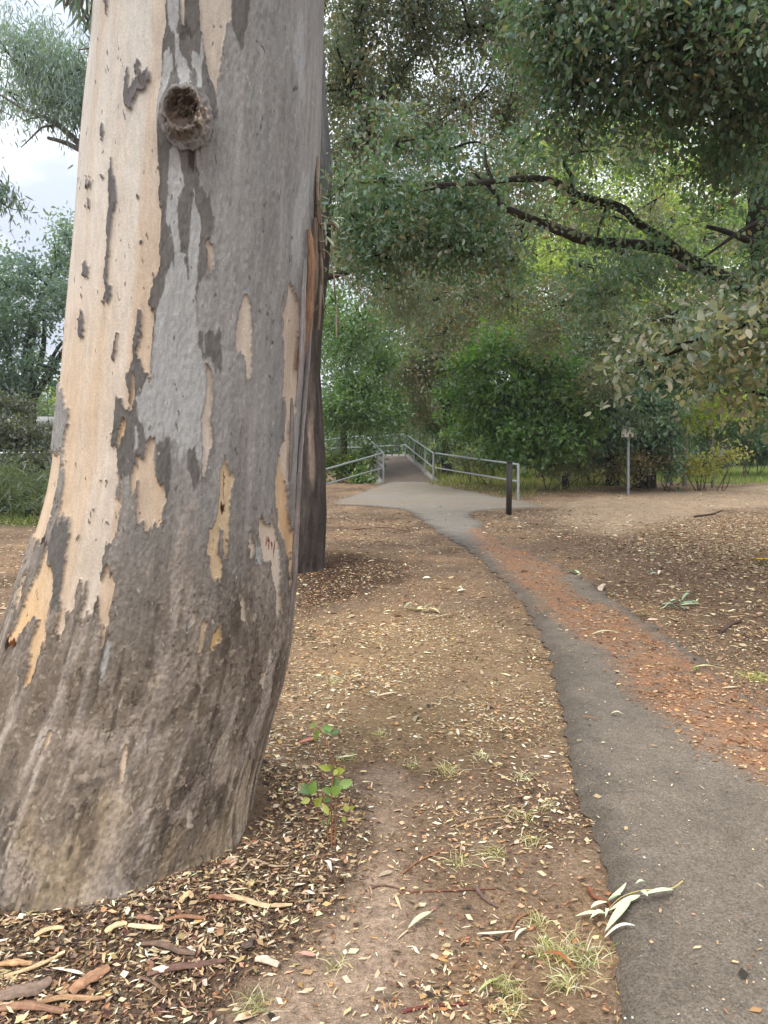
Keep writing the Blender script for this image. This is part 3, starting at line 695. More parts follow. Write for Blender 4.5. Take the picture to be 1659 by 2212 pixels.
for sd_, (rows, offs, w0, cc, bk) in enumerate([
        ([495, 560, 640, 700, 760, 800], [-16, -12, -8, -10, -16, -26], 0.030, (150, 116, 92), -0.16),
        ([470, 540, 610, 680], [-4, -3, -2, -6], 0.022, (132, 112, 98), -0.10),
        ([560, 640, 720, 800, 880], [-26, -22, -18, -18, -22], 0.020, (146, 138, 134), -0.22),
        ([370, 420, 480, 540], [-6, -5, -6, -7], 0.014, (92, 80, 72), -0.06),
        ([640, 760, 880, 990, 1080], [0, -2, -4, -5, -5], 0.016, (158, 150, 146), -0.08),
        ([1020, 1100, 1180, 1260, 1330], [-10, -7, -6, -7, -12], 0.020, (140, 128, 122), -0.16),
        ([860, 950, 1040], [-30, -28, -26], 0.016, (128, 116, 110), -0.26)]):
    pts = [edge_pt(y, o_, bk) + np.array([0.004 * math.sin(y), 0, 0]) for y, o_ in zip(rows, offs)]
    strip(pts, [w0 * (0.5 if q in (0, len(rows) - 1) else 1.0) for q in range(len(rows))], lin(*cc, BK), seed=sd_ * 5 + 80)

# the limbs and crown above the frame, and the spray of long leaves that hangs into it
lb_ = MB(); topP = np.array([cx_[-1], AX, 9.3])
LIMBS = [((-4, 5.5, 14), 0.16), ((2.6, 5.0, 15), 0.17), ((-1.0, 1.0, 15.5), 0.15), ((-0.5, 7.0, 16), 0.15)]
for e, rd in LIMBS:
    e = np.array(e, float); md = (topP + e) / 2 + np.array([0, 0, 0.6])
    lb_.tube([topP - [0, 0, 0.8], topP * 0.7 + e * 0.3, md, e], [0.26, 0.22, rd, 0.05], 10, lin(170, 160, 148, BK), 6)
childmesh("limb", lb_, M_STRIP, gum)
lb_ = MB()
lo = [at(300, -90, 3.1), at(230, -60, 2.85), at(190, -40, 2.75), at(150, -30, 2.7), at(110, -45, 2.75)]
lb_.tube([at(420, -330, 3.05), at(340, -200, 3.0)] + lo, [0.03, 0.022, 0.016, 0.012, 0.01, 0.007, 0.004], 6, lin(110, 92, 84, BK), 5)
tw = [[lo[1], at(208, 20, 2.85), at(213, 60, 2.9), at(198, 100, 2.9), at(170, 108, 2.9)], [lo[1], at(196, 25, 2.86), at(212, 45, 2.9)], [lo[2], at(176, 10, 2.75), at(190, 45, 2.76)], [lo[3], at(145, 5, 2.7), at(140, 12, 2.7)]]
for t_ in tw: lb_.tube(t_, [0.006, 0.005, 0.004, 0.003, 0.002][:len(t_)], 5, lin(100, 84, 78), 4)
childmesh("branch", lb_, M_STRIP, gum)
fb = MB(); GUML = [lin(104, 122, 112), lin(88, 108, 96), lin(122, 134, 120), lin(96, 112, 108)]
crown(fb, [(np.array(e) + [0, 0, 0.5], (2.2, 2.0, 1.5), 90) for e, _ in LIMBS] + [(np.array([0, 3.5, 17.0]), (3, 3, 1.5), 90)], 0.2, GUML, 5, droop=1.0, tpl=T_GUM, per=22, sprig=0.5, aspect=0.2)
r_ = np.random.default_rng(12); cs, ds = [], []
for (x, y, n_, sx, sy) in ((165, 2, 16, 26, 18), (188, 14, 22, 20, 30), (205, 40, 10, 9, 24), (180, 45, 8, 14, 14), (140, -8, 8, 10, 8)):
    for _ in range(n_):
        cs.append(at(x + r_.normal() * sx * 0.5, y - 22 + r_.normal() * sy * 0.5, 2.78 + r_.normal() * 0.05)); ds.append([r_.normal() * 0.45, r_.normal() * 0.3, -1])
cs, ds = np.array(cs), np.array(ds)
leaves(fb, cs, ds, r_.normal(size=(len(cs), 3)), 0.07 + 0.03 * r_.random(len(cs)), 0.011, pal(GUML, len(cs), r_), T_GUM)
childmesh("crown", fb, M_LEAF, gum, False)

# ------------------------------------------------------------------ ground
def axis(n, lim, b, c=0.0):
    t = np.linspace(-1, 1, n)
    return c + lim / math.sinh(b) * np.sinh(b * t)
gxs = axis(560, 420, 6.6, 0.2)
gys = axis(640, 420, 6.3, 4.0)
GX, GY = np.meshgrid(gxs, gys)
gx, gy = GX.ravel(), GY.ravel()
def W(poly):
    return [tuple(ground(x, y)[:2]) for x, y in poly]
MULCH = W([(-500, 1700), (-300, 2600), (330, 2400), (430, 2212), (530, 2110), (650, 2010), (770, 1900), (800, 1800), (770, 1700), (690, 1660), (560, 1640), (300, 1600)])
MULCH2 = W([(560, 1200), (650, 1310), (760, 1290), (860, 1240), (840, 1205), (700, 1190)])
SOIL = W([(300, 2600), (440, 2205), (560, 2120), (650, 2030), (760, 1920), (790, 1800), (770, 1690), (840, 1680), (890, 1780), (850, 1900), (930, 2000), (900, 2120), (870, 2500)])
STRAW = W([(640, 1340), (560, 1560), (800, 1640), (1180, 1590), (1190, 1450), (1130, 1350), (980, 1320), (820, 1330)])
TRACK = W([(1180, 1085), (1240, 1130), (1330, 1152), (1420, 1140), (1560, 1100), (1900, 1095), (2600, 1100), (2600, 1050), (1659, 1048), (1440, 1062)])
PILE = W([(1380, 1140), (1450, 1180), (1560, 1225), (1800, 1280), (2200, 1280), (2000, 1100), (1659, 1112), (1480, 1120)])
DARKR = W([(1180, 1160), (1330, 1250), (1480, 1380), (1800, 1560), (2600, 1500), (2400, 1170), (1500, 1150)])
LAWN = W([(930, 1046), (1100, 1074), (1250, 1056), (1420, 1040), (1540, 1046), (1700, 1038), (2400, 1036), (2400, 1000), (1600, 996), (930, 1000)])
LAWNL = W([(-900, 1135), (120, 1138), (330, 1100), (330, 1010), (-900, 1010)])
PALEB = W([(700, 1105), (730, 1180), (880, 1190), (930, 1180), (880, 1125), (820, 1112)])
def zone(poly, soft, x=gx, y=gy, amp=0.25, sc=1.6, seed=0):
    d = sdfw(x, y, poly, 6) + amp * fbm(x * sc, y * sc, oct=4, seed=90 + seed)
    return sstep(soft, -soft, d)
def blend(c, m, k):
    return c * (1 - m[:, None]) + np.asarray(k) * m[:, None]
def ground_col(x, y):
    nA = fbm(x * 1.3, y * 1.3, oct=5, seed=101); nB = fbm(x * 5, y * 5, oct=4, seed=102)
    c = np.tile(lin(138, 117, 97, .95), (len(x), 1))
    c = blend(c, sstep(0.0, 0.35, nA), lin(150, 124, 98, .95))
    c = blend(c, sstep(-0.05, -0.35, nA) * 0.8, lin(108, 88, 72, .95))
    c = blend(c, zone(STRAW, .5, x, y, seed=1) * 0.6, lin(170, 143, 108, .95))
    c = blend(c, zone(SOIL, .12, x, y, .18, 3, seed=2), lin(164, 142, 122, .95))
    c = blend(c, zone(MULCH, .16, x, y, .22, 3, seed=3) * .85, lin(108, 90, 74, .95))
    c = blend(c, zone(MULCH2, .4, x, y, .3, 2, seed=4), lin(84, 64, 50, .95))
    c = blend(c, zone(DARKR, .7, x, y, seed=5) * 0.8, lin(112, 92, 75, .95))
    c = blend(c, zone(TRACK, .6, x, y, .5, .8, seed=6) * 0.9, lin(174, 152, 128, .95))
    c = blend(c, zone(PILE, .6, x, y, .5, 1, seed=7) * 0.6, lin(130, 106, 82, .95))
    c = blend(c, zone(LAWN, 1.0, x, y, 1.2, .6, seed=8) * np.clip(0.55 + 0.45 * sstep(24, 29, y), 0, 1), lin(128, 132, 76, .85))
    c = blend(c, zone(LAWNL, .5, x, y, .5, .8, seed=9), lin(70, 84, 40, .8))
    far = sstep(30, 45, np.hypot(x, y)) + sstep(-2, -8, y)
    c = blend(c, np.clip(far, 0, 1), lin(74, 78, 44, .8))
    return np.clip(c * (.84, .83, .81) * (1 + 0.28 * nB)[:, None], 0.01, 0.8)
gzv = gz(gx, gy)
near = (np.hypot(gx, gy - 2) < 9)
gzv = gzv + np.where(near, 0.010 * fbm(gx * 7, gy * 7, oct=4, seed=104), 0)
NXg, NYg = len(gxs), len(gys)
i = np.arange(NYg - 1)[:, None] * NXg; j = np.arange(NXg - 1)[None]
GF = np.stack([i + j, i + j + 1, i + NXg + j + 1, i + NXg + j], -1).reshape(-1, 4)
gobj = link("ground", mesh_np("ground", np.stack([gx, gy, gzv], -1), GF, ground_col(gx, gy), True), M_GROUND)
tag(gobj, "brown leaf strewn soil under the trees", None, None, "structure")

# ------------------------------------------------------------------ asphalt path: one ribbon whose edges follow the photographed edges
LE = [(1420, 2900), (1345, 2212), (1338, 2150), (1328, 2030), (1315, 1900), (1290, 1815), (1262, 1750), (1240, 1690), (1222, 1600), (1214, 1530), (1190, 1430), (1165, 1370), (1130, 1310), (1085, 1250),
      (1035, 1205), (985, 1172), (950, 1154), (918, 1128), (892, 1110), (862, 1100), (800, 1094), (716, 1090), (735, 1080), (772, 1068), (812, 1053), (833, 1046)]
RE = [(3100, 2900), (2400, 2212), (1900, 1720), (1659, 1545), (1600, 1495), (1480, 1402), (1345, 1312), (1270, 1258), (1190, 1215), (1105, 1180), (1040, 1152),
      (1040, 1131), (1012, 1112), (1030, 1103), (1090, 1099), (1180, 1096), (1150, 1086), (1092, 1076), (1040, 1066), (983, 1055), (939, 1045.5)]
def edge_xy(E):
    w = np.array([ground(x, y)[:2] for x, y in E]); o = np.argsort(w[:, 1]); return w[o]
lw, rw = edge_xy(LE), edge_xy(RE)
ROWS = np.concatenate([np.geomspace(0.9, 3.0, 220, endpoint=False), np.geomspace(3.0, 26.4, 520)])
lx = np.interp(ROWS, lw[:, 1], lw[:, 0]); rx = np.interp(ROWS, rw[:, 1], rw[:, 0])
lx = lx + 0.034 * fbm(ROWS * 11, ROWS * 0, oct=5, seed=111) * np.clip(ROWS / 3, .6, 3); rx = rx + 0.05 * fbm(ROWS * 6, ROWS * 0, oct=4, seed=112) * np.clip(ROWS / 4, .6, 3)
NP_ = 80
tt = np.linspace(0, 1, NP_)
tt = tt + 0.0
PX = lx[:, None] + (rx - lx)[:, None] * tt[None]; PY = np.repeat(ROWS[:, None], NP_, 1)
pxf, pyf = PX.ravel(), PY.ravel()
dl = (PX - lx[:, None]).ravel(); dr = (rx[:, None] - PX).ravel()
crumb = 0.012 * fbm(pxf * 14, pyf * 14, oct=3, seed=113)
hgt = 0.030 * sstep(-0.005, 0.07, dl + crumb) * (1 - 0.6 * sstep(8, 16, pyf)) + 0.006 * sstep(0.0, 0.05, dr) - 0.012 * sstep(0.02, 0.0, np.minimum(dl, dr))
hgt = hgt - 0.024 * sstep(0.5, 0.0, dr)
pz = gz(pxf, pyf) + 0.006 + np.maximum(hgt, -0.03) + 0.003 * fbm(pxf * 10, pyf * 10, oct=3, seed=114) + 0.008
ORANGE = W([(1720, 1760), (1620, 1690), (1560, 1655), (1500, 1625), (1440, 1565), (1340, 1490), (1290, 1420), (1230, 1370), (1170, 1330), (1150, 1300), (1085, 1235), (1030, 1180), (1010, 1150), (1040, 1140),
            (1110, 1185), (1200, 1225), (1250, 1300), (1340, 1320), (1420, 1385), (1480, 1425), (1560, 1470), (1640, 1535), (1900, 1740), (2300, 2050), (2300, 2250)])
od = sdfw(pxf, pyf, ORANGE, 3) + 0.16 * fbm(pxf * 2.6, pyf * 2.0, oct=5, seed=115)
om = sstep(0.10, -0.14, od)
def patch_px(x, y, rx_, ry_):
    a, b = ground(x, y), ground(x, y - ry_); r0 = rx_ * a[1] / FPX
    return a, r0, abs(b[1] - a[1])
nP = fbm(pxf * 1.1, pyf * 1.1, oct=4, seed=116); nQ = fbm(pxf * 6, pyf * 6, oct=4, seed=117)
pc = np.tile(lin(127, 116, 102, .95), (len(pxf), 1)) * (1 + 0.16 * nP + 0.14 * nQ)[:, None]
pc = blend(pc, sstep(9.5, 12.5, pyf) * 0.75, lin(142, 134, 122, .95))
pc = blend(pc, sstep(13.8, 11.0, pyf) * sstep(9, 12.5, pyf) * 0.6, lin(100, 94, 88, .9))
bw = sstep(16, 18, pyf) * sstep(-0.1, 0.3, nP + 0.3 * nQ) * 0.35
pc = blend(pc, bw, lin(140, 120, 98, .88))
edgeb = sstep(0.22, 0.0, np.minimum(dl, dr) + 0.12 * nQ)
pc = blend(pc, edgeb * 0.45, lin(84, 76, 68, .88))
omc = om * np.clip(0.75 + 0.9 * fbm(pxf * 12, pyf * 12, oct=3, seed=118), 0, 1)
pc = blend(pc, omc * 0.84, lin(160, 116, 82, .95))
NRp = len(ROWS)
i = np.arange(NRp - 1)[:, None] * NP_; j = np.arange(NP_ - 1)[None]
PF = np.stack([i + j, i + j + 1, i + NP_ + j + 1, i + NP_ + j], -1).reshape(-1, 4)
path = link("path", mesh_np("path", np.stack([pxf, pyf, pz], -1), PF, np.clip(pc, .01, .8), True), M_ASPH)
tag(path, "narrow grey asphalt footpath with crumbling edges", None, None, "structure")
def on_path(x, y):
    L_ = np.interp(y, ROWS, lx); R_ = np.interp(y, ROWS, rx)
    return (x > L_) & (x < R_) & (y > 0.9) & (y < 26.4)
def surf(x, y):
    x = np.asarray(x, float); y = np.asarray(y, float)
    L_ = np.interp(y, ROWS, lx); R_ = np.interp(y, ROWS, rx)
    return gz(x, y) + np.where(on_path(x, y), 0.0215 + 0.030 * sstep(0, .07, x - L_) * (1 - .6 * sstep(8, 16, y)) - 0.024 * sstep(.5, 0, R_ - x), np.where(np.hypot(x, y - 2) < 9, 0.010 * fbm(x * 7, y * 7, oct=4, seed=104), 0))

# ------------------------------------------------------------------ scattered litter (uncountable: kept as a few masses)
TRc = (-1.05, 3.0)
def litter(name, label, n, dens, cols, length, aspect, ymax, seed, tpl=T_CHIP, pw=2.2, tilt=0.35, lift=0.004, ymin=1.5, power=0.2, jit=.2, wide=1.3, horiz=0.0):
    r = np.random.default_rng(seed)
    u = r.random(n * 4); p = 1 - power
    D = (ymin ** p + u * (ymax ** p - ymin ** p)) ** (1 / p)
    X = (r.random(n * 4) * 2 - 1) * (0.56 * D + wide)
    keep = r.random(n * 4) < dens(X, D)
    keep &= ((X - TRc[0]) / 0.58) ** 2 + ((D - TRc[1]) / 0.56) ** 2 > 1
    X, D = X[keep][:n], D[keep][:n]; m = len(X)
    z = surf(X, D) + lift + 0.004 * r.random(m)
    a = r.random(m) * 2 * math.pi
    if horiz: a = a * (1 - horiz) + horiz * (r.normal(size=m) * 0.5 + np.where(r.random(m) < .5, 0, math.pi))
    dr_ = np.stack([np.cos(a), np.sin(a), 0.12 * r.normal(size=m)], -1)
    nn = np.stack([tilt * r.normal(size=m), tilt * r.normal(size=m), np.ones(m)], -1)
    L_ = length[0] + (length[1] - length[0]) * r.random(m) ** pw
    mbx = MB()
    leaves(mbx, np.stack([X, D, z], -1), dr_, nn, L_, L_ * aspect * np.exp(.55 * r.normal(size=m)).clip(.3, 2.6), np.clip(pal(cols, m, r, jit), .01, .85), tpl)
    V, F, C = mbx.out()
    ob = link(name, mesh_np(name, V, F, C), M_LITTER)
    return tag(ob, label, None, None, "stuff")
def zq(poly, soft, amp=.25, sc=1.6, seed=0):
    return lambda x, y: zone(poly, soft, x, y, amp, sc, seed)
zM, zM2, zS, zT, zP, zD, zTr, zO = zq(MULCH, .18, .22, 3, 3), zq(MULCH2, .5), zq(SOIL, .15, .18, 3, 2), zq(STRAW, .6, seed=1), zq(PILE, .8), zq(DARKR, .7), zq(TRACK, .7), (lambda x, y: sstep(.14, -.14, sdfw(x, y, ORANGE, 3) + 0.16 * fbm(x * 2.6, y * 2.0, oct=5, seed=115)))
zL = zq(LAWN, 1.0, 1.2, .6, 8)
clump = lambda x, y, s=2.2, sd=130: np.clip(.5 + 1.3 * fbm(x * s, y * s, oct=4, seed=sd), .05, 1)
CREAM = [lin(216, 198, 160), lin(204, 182, 144), lin(228, 214, 182), lin(190, 162, 122), lin(178, 152, 120)]
BROWN = [lin(128, 100, 76), lin(106, 82, 64), lin(150, 118, 88), lin(94, 72, 58), lin(170, 136, 102)]
DKCH = [lin(70, 60, 52), lin(88, 75, 64), lin(104, 88, 74), lin(60, 53, 48), lin(120, 104, 90), lin(112, 86, 66), lin(134, 116, 98)]
ORNG = [lin(212, 172, 132), lin(170, 118, 80), lin(154, 104, 70), lin(188, 136, 94), lin(138, 96, 66), lin(206, 162, 118), lin(120, 86, 62)]
offp = lambda x, y: 1 - on_path(x, y) * (1 - .04)
litter("bark_mulch", "dark bark mulch and wood chips heaped round the gum base", 80000, lambda x, y: np.clip(zM(x, y) + zM2(x, y) + 0.16 * clump(x, y, 3) * (1 - zS(x, y)), 0, 1) * (1 - .97 * on_path(x, y)), DKCH + BROWN, (.004, .032), .42, 9.5, 201, tilt=.5, lift=.006, power=0.9)
litter("bark_chips", "cream and tan bark flakes lying over the dark mulch", 46000, lambda x, y: np.clip(zM(x, y) * (.3 + .9 * clump(x, y, 4)) + 0.7 * zM2(x, y) + 0.05, 0, 1) * (1 - .97 * on_path(x, y)), CREAM + CREAM + BROWN + CREAM[3:], (.004, .042), .24, 9.5, 202, pw=2.0, tilt=.5, lift=.012, power=0.9)
litter("brown_litter", "fine brown leaf fragments over the bare earth", 120000, lambda x, y: (clump(x, y) * (1 - .5 * zM(x, y)) * (1 - .72 * zS(x, y)) * (1 - .6 * zTr(x, y)) * (1 - .8 * zL(x, y)) + .03) * (1 - .965 * on_path(x, y)), BROWN + ORNG[:2], (.004, .028), .35, 24, 203, power=.45)
litter("straw_litter", "pale straw coloured leaf fragments scattered over the earth", 220000, lambda x, y: np.clip(clump(x, y, 1.6, 133) * (.35 + .65 * zT(x, y)) * (1 - .75 * zM(x, y)) * (1 - .75 * zS(x, y)) * (1 - .5 * zTr(x, y)) + .25 * zP(x, y), 0, 1) * (1 - .965 * on_path(x, y)), CREAM + [lin(190, 150, 100), lin(176, 140, 96)], (.005, .04), .26, 26, 204, power=.35, pw=1.7)
litter("orange_litter", "rusty orange leaf litter drifted along the asphalt path", 90000, lambda x, y: zO(x, y) * (.35 + .65 * clump(x, y, 5, 137)) + .10 * (1 - on_path(x, y)) * sstep(9, 5, np.abs(x - 2)) * sstep(5, 8, y), ORNG + BROWN[:2] + CREAM[3:4], (.006, .04), .33, 15, 205, power=.5, lift=.003)
litter("gum_leaf_litter", "fallen tan gum leaves lying thick on the ground at the right", 42000, lambda x, y: np.clip(zP(x, y) + .30 * zD(x, y) + .45 * zq(W([(980, 1110), (1060, 1150), (1250, 1165), (1330, 1130), (1250, 1100)]), .5)(x, y) + .5 * zL(x, y) * sstep(27, 22, y) + .02 + .08 * sstep(3, 7, y) + .25 * zq(PALEB, .4)(x, y), 0, 1) * (1 - .93 * on_path(x, y)), [lin(206, 182, 144), lin(188, 162, 128), lin(222, 204, 172), lin(150, 122, 94), lin(172, 150, 122), lin(124, 98, 76)], (.03, .11), .2, 27, 206, T_GUM, power=.1, lift=.008, horiz=.35)
litter("path_grit", "pale grit and leaf specks on the asphalt", 11000, lambda x, y: on_path(x, y) * .6 * (1 - .5 * zO(x, y)), CREAM + [lin(200, 196, 190), lin(214, 206, 196)] + ORNG[:2], (.002, .011), .6, 22, 207, power=.5, lift=.003)

# ------------------------------------------------------------------ single things lying on the ground
def gp(x, y, dz=0.0):
    P = ground(x, y); P[2] = float(surf(P[0], P[1])) + dz; return P
def flat_leaf(mbx, a, b, wpx, col, lift=0.012, curl=0.02, seed=0):
    """a long curved leaf blade lying from ground point a to b"""
    A, B = gp(*a, lift), gp(*b, lift); n = 9
    w = wpx * math.hypot(A[1], 1.5) / FPX
    T = B - A; S = unit(np.array([-T[1], T[0], 0])); q = np.linspace(0, 1, n)
    bend = math.sin(seed * 7.3) * 0.10 * np.linalg.norm(T)
    C_ = A + q[:, None] * T + (bend * np.sin(q * math.pi))[:, None] * S + (curl * np.sin(q * math.pi) * (0.6 + 0.4 * math.sin(seed)))[:, None] * np.array([0, 0, 1])
    pr = np.sin(np.clip(q, 0.02, 0.985) ** 0.75 * math.pi) ** 0.8 * w / 2
    V = np.stack([C_ - pr[:, None] * S, C_ - [0, 0, .12 * w], C_ + pr[:, None] * S + [0, 0, .1 * w]], 1).reshape(-1, 3)
    ii = np.arange(n - 1)[:, None] * 3; jj = np.arange(2)[None]
    mbx.add(V, np.stack([ii + jj, ii + jj + 1, ii + jj + 4, ii + jj + 3], -1).reshape(-1, 4), np.asarray(col) * (1 + .06 * np.sin(np.arange(len(V)) * 2.1))[:, None])
zs = lambda x, y: ((2200 + x / 2.765) / 1.82278, (3500 + y / 2.765) / 1.82278)
spr = thing("leaf_sprig", "fresh sprig of long pale green gum leaves lying across the asphalt edge", "leaf sprig", gp(*zs(850, 260)))
for k_, (a, b, w) in enumerate([((520, 325), (165, 345), 20), ((880, 290), (525, 320), 27), ((1240, 230), (880, 300), 22), ((775, 330), (500, 542), 26), ((525, 230), (345, 300), 18), ((540, 215), (730, 155), 15), ((540, 215), (670, 240), 12), ((485, 345), (340, 415), 18), ((515, 330), (505, 412), 10), ((945, 200), (825, 215), 14), ((890, 290), (960, 358), 16)]):
    m_ = MB(); flat_leaf(m_, zs(*a), zs(*b), w / 1.5, lin(205, 216, 176, .92) * (0.92 + .16 * ((k_ * 37) % 10) / 10), .016 + .002 * k_, .016, k_)
    childmesh("leaf", m_, M_LITTER, spr)
m_ = MB(); m_.tube([gp(*zs(1340, 165), .03), gp(*zs(1240, 208), .02), gp(*zs(1080, 236), .02), gp(*zs(900, 246), .022), gp(*zs(680, 244), .02), gp(*zs(540, 290), .02)], [.003, .0028, .0026, .0022, .0016, .0012], 6, lin(186, 168, 110), 5)
childmesh("stem", m_, M_STRIP, spr)

def cluster(label, cx, cy, rw_, rh, n, cols, seed, ll=(26, 60), group=None):
    r = np.random.default_rng(seed)
    s = thing("leaf_sprig", label, "leaf sprig", gp(cx, cy), group)
    st = MB(); st.tube([gp(cx - rw_ * .8, cy + 2, .015), gp(cx, cy - 1, .025), gp(cx + rw_ * .7, cy, .015)], [.003, .003, .0015], 5, lin(130, 110, 80), 4)
    childmesh("stem", st, M_STRIP, s)
    for q in range(n):
        x, y = cx + r.normal() * rw_ * .45, cy + r.normal() * rh * .4
        a = r.choice([0, math.pi]) + r.normal() * .5; L_ = r.uniform(*ll)
        m_ = MB(); flat_leaf(m_, (x, y), (x + math.cos(a) * L_, y + math.sin(a) * L_ * .28), r.uniform(5, 9), pal(cols, 1, r)[0], .012 + .006 * q / n * 3, .03 + .03 * r.random(), q + seed)
        childmesh("leaf", m_, M_LITTER, s)
GRN = [lin(168, 184, 150), lin(140, 160, 128), lin(196, 204, 176), lin(118, 138, 106)]
cluster("large fallen sprig of grey green gum leaves on the dark litter", 1465, 1312, 42, 16, 12, GRN, 31, (22, 46))
cluster("small fallen sprig of pale gum leaves left of the path", 905, 1322, 34, 6, 8, [lin(176, 172, 128), lin(190, 184, 144), lin(150, 150, 108)], 32, (18, 40))
cluster("thin sprig of grey gum leaves where orange litter meets the dark earth", 1244, 1243, 22, 4, 5, GRN, 33, (14, 30))
cluster("pair of pale curled leaves amid straw litter", 985, 1281, 12, 6, 3, [lin(214, 204, 180)], 34, (12, 22))
cluster("bright green leaf scrap on the orange litter", 1517, 1460, 12, 6, 3, [lin(120, 168, 92), lin(150, 190, 120)], 35, (12, 22))
cluster("flat sprig of yellowish leaves beside the path's far edge", 1395, 1336, 28, 4, 4, [lin(198, 190, 140), lin(180, 170, 120)], 36, (18, 36))
cluster("pale bleached sprig on the dark litter near the far track", 1412, 1240, 22, 6, 5, [lin(220, 212, 190), lin(160, 170, 140)], 37, (10, 22))
for k_, (a, b, w, c, lab) in enumerate([
        ((932, 1978), (880, 2016), 14, (206, 202, 168), "single broad pale gum leaf alone on the bare earth"),
        ((1030, 2026), (1112, 2020), 6, (208, 206, 176), "slim pale leaf lying level on the earth below the twigs"),
        ((1138, 2014), (1112, 2042), 8, (214, 206, 176), "short cream leaf standing slightly on end beside the dry grass"),
        ((1078, 2122), (1030, 2156), 8, (176, 180, 120), "yellow green leaf lying aslant at the bottom of the bare earth"),
        ((1306, 2034), (1370, 2042), 9, (226, 222, 204), "white bleached leaf resting on the edge of the asphalt"),
        ((1172, 2068), (1243, 2105), 9, (150, 96, 62), "rusty brown leaf across the dry grass at the asphalt edge"),
        ((1320, 1566), (1345, 1568), 6, (206, 196, 158), "small yellowish leaf alone on the grey asphalt"),
        ((1252, 1570), (1298, 1580), 5, (140, 104, 78), "thin brown leaf on the asphalt near its left edge"),
        ((982, 1330), (940, 1338), 5, (222, 206, 174), "thin pale leaf in the litter below the bleached pair"),
        ((815, 1508), (860, 1500), 6, (224, 208, 176), "cream curled leaf in the straw litter left of the path"),
        ((700, 1868), (716, 1890), 8, (228, 220, 204), "white bark scrap below the sapling"),
        ((1278, 1388), (1340, 1384), 6, (200, 192, 146), "flat yellow leaf beside the orange litter"),
        ((1500, 1455), (1558, 1447), 6, (214, 204, 160), "long straw leaf on the far side of the path"),
        ((1560, 1502), (1600, 1490), 6, (206, 196, 160), "pale leaf beside the strip of bare asphalt"),
        ((730, 1642), (770, 1636), 6, (226, 222, 190), "white leaf on bare soil right of the sapling"),
        ((645, 1610), (690, 1596), 10, (196, 130, 110), "pinkish roll of bark behind the sapling")]):
    A = gp(*a); L0 = thing("fallen_leaf" if "bark" not in lab else "bark_scrap", lab, "leaf" if "bark" not in lab else "bark", A)
    m_ = MB(); flat_leaf(m_, a, b, w, lin(*c, .95), .014, .018, k_ + 3); V, F, C = m_.out()
    me = mesh_np("blade", V - A, F, C, True)
    ob = link("fallen_leaf" if "bark" not in lab else "bark_scrap", me, M_LITTER); ob.location = A
    for kk in ("label", "category"): ob[kk] = L0[kk]
    nm = L0.name; bpy.data.objects.remove(L0); ob.name = nm
def stick(pts, rad, col, lab, name="twig", cat="twig"):
    P = [gp(*p, r_) for p, r_ in zip(pts, np.broadcast_to(rad, (len(pts),)))]
    m_ = MB(); m_.tube(P, np.broadcast_to(rad, (len(pts),)) * np.linspace(1, .6, len(pts)), 7, lin(*col), 5, wob=.2)
    V, F, C = m_.out(); ob = link(name, mesh_np(name, V - P[0], F, C, True), M_STRIP); ob.location = P[0]
    return tag(ob, lab, cat)
stick([(860, 1930), (940, 1928), (1010, 1926), (1070, 1922)], .004, (124, 88, 70), "long straight reddish twig lying level on the bare earth")
stick([(1030, 1926), (1046, 1945), (1075, 1962)], .007, (112, 92, 84), "short grey brown stick ending below the long twig")
stick([(1272, 1926), (1285, 1945), (1310, 1955), (1322, 1972)], .009, (128, 84, 66), "thick crooked reddish twig at the asphalt edge above the leaf sprig")
stick([(1082, 2042), (1105, 2010), (1120, 1985), (1165, 1965)], .006, (146, 108, 82), "bent tan twig pointing at the leaf sprig")
stick([(868, 1890), (905, 1862), (960, 1836)], .004, (150, 108, 80), "thin tan twig slanting up right of the sapling")
stick([(985, 1790), (1040, 1770), (1090, 1764)], .005, (170, 140, 106), "pale twig in the middle of the bare earth")
stick([(870, 2190), (920, 2180), (1000, 2172), (1010, 2170)], .005, (116, 66, 60), "dark red twig near the bottom of the bare earth")
stick([(790, 1925), (830, 1912), (900, 1935)], .004, (112, 84, 70), "forked brown twig left of the long reddish twig")
stick([(1555, 1370), (1580, 1352), (1600, 1345)], .02, (92, 72, 62), "dark chunk of branch on the litter at the far right", "branch_chunk", "branch")
stick([(1500, 1118), (1540, 1112), (1560, 1104)], .022, (74, 58, 48), "dark dead branch on the dirt track", "branch_chunk", "branch")
stick([(1296, 1283), (1303, 1270)], .03, (214, 196, 176), "upright pale bark curl on the asphalt's dark strip", "bark_curl", "bark")
stick([(760, 1145), (830, 1140), (880, 1148)], .015, (146, 118, 96), "long thin branch on the litter behind the second trunk", "branch_chunk", "branch")
z3 = lambda x, y: zp(3, [(x, y)])[0]
def bark_piece(pts, wid, col, lab, lift=.016, seed=0):
    P = [gp(*z3(*p), lift + .006 * (q % 2)) for q, p in enumerate(pts)]
    mbx = strip(P, np.array([.7] + [1.0] * (len(P) - 2) + [.6]) * wid * .85, lin(*[.85 * v_ + .15 * (sum(col) / 3 + 4) for v_ in col], .95), .004, seed, None, nrm=(0, -.35, 1))
    V, F, C = mbx.out(); ob = link("bark_piece", mesh_np("bark_piece", V - P[0], F, C, True), M_STRIP); ob.location = P[0]
    return tag(ob, lab, "bark", "shed bark on the mulch")
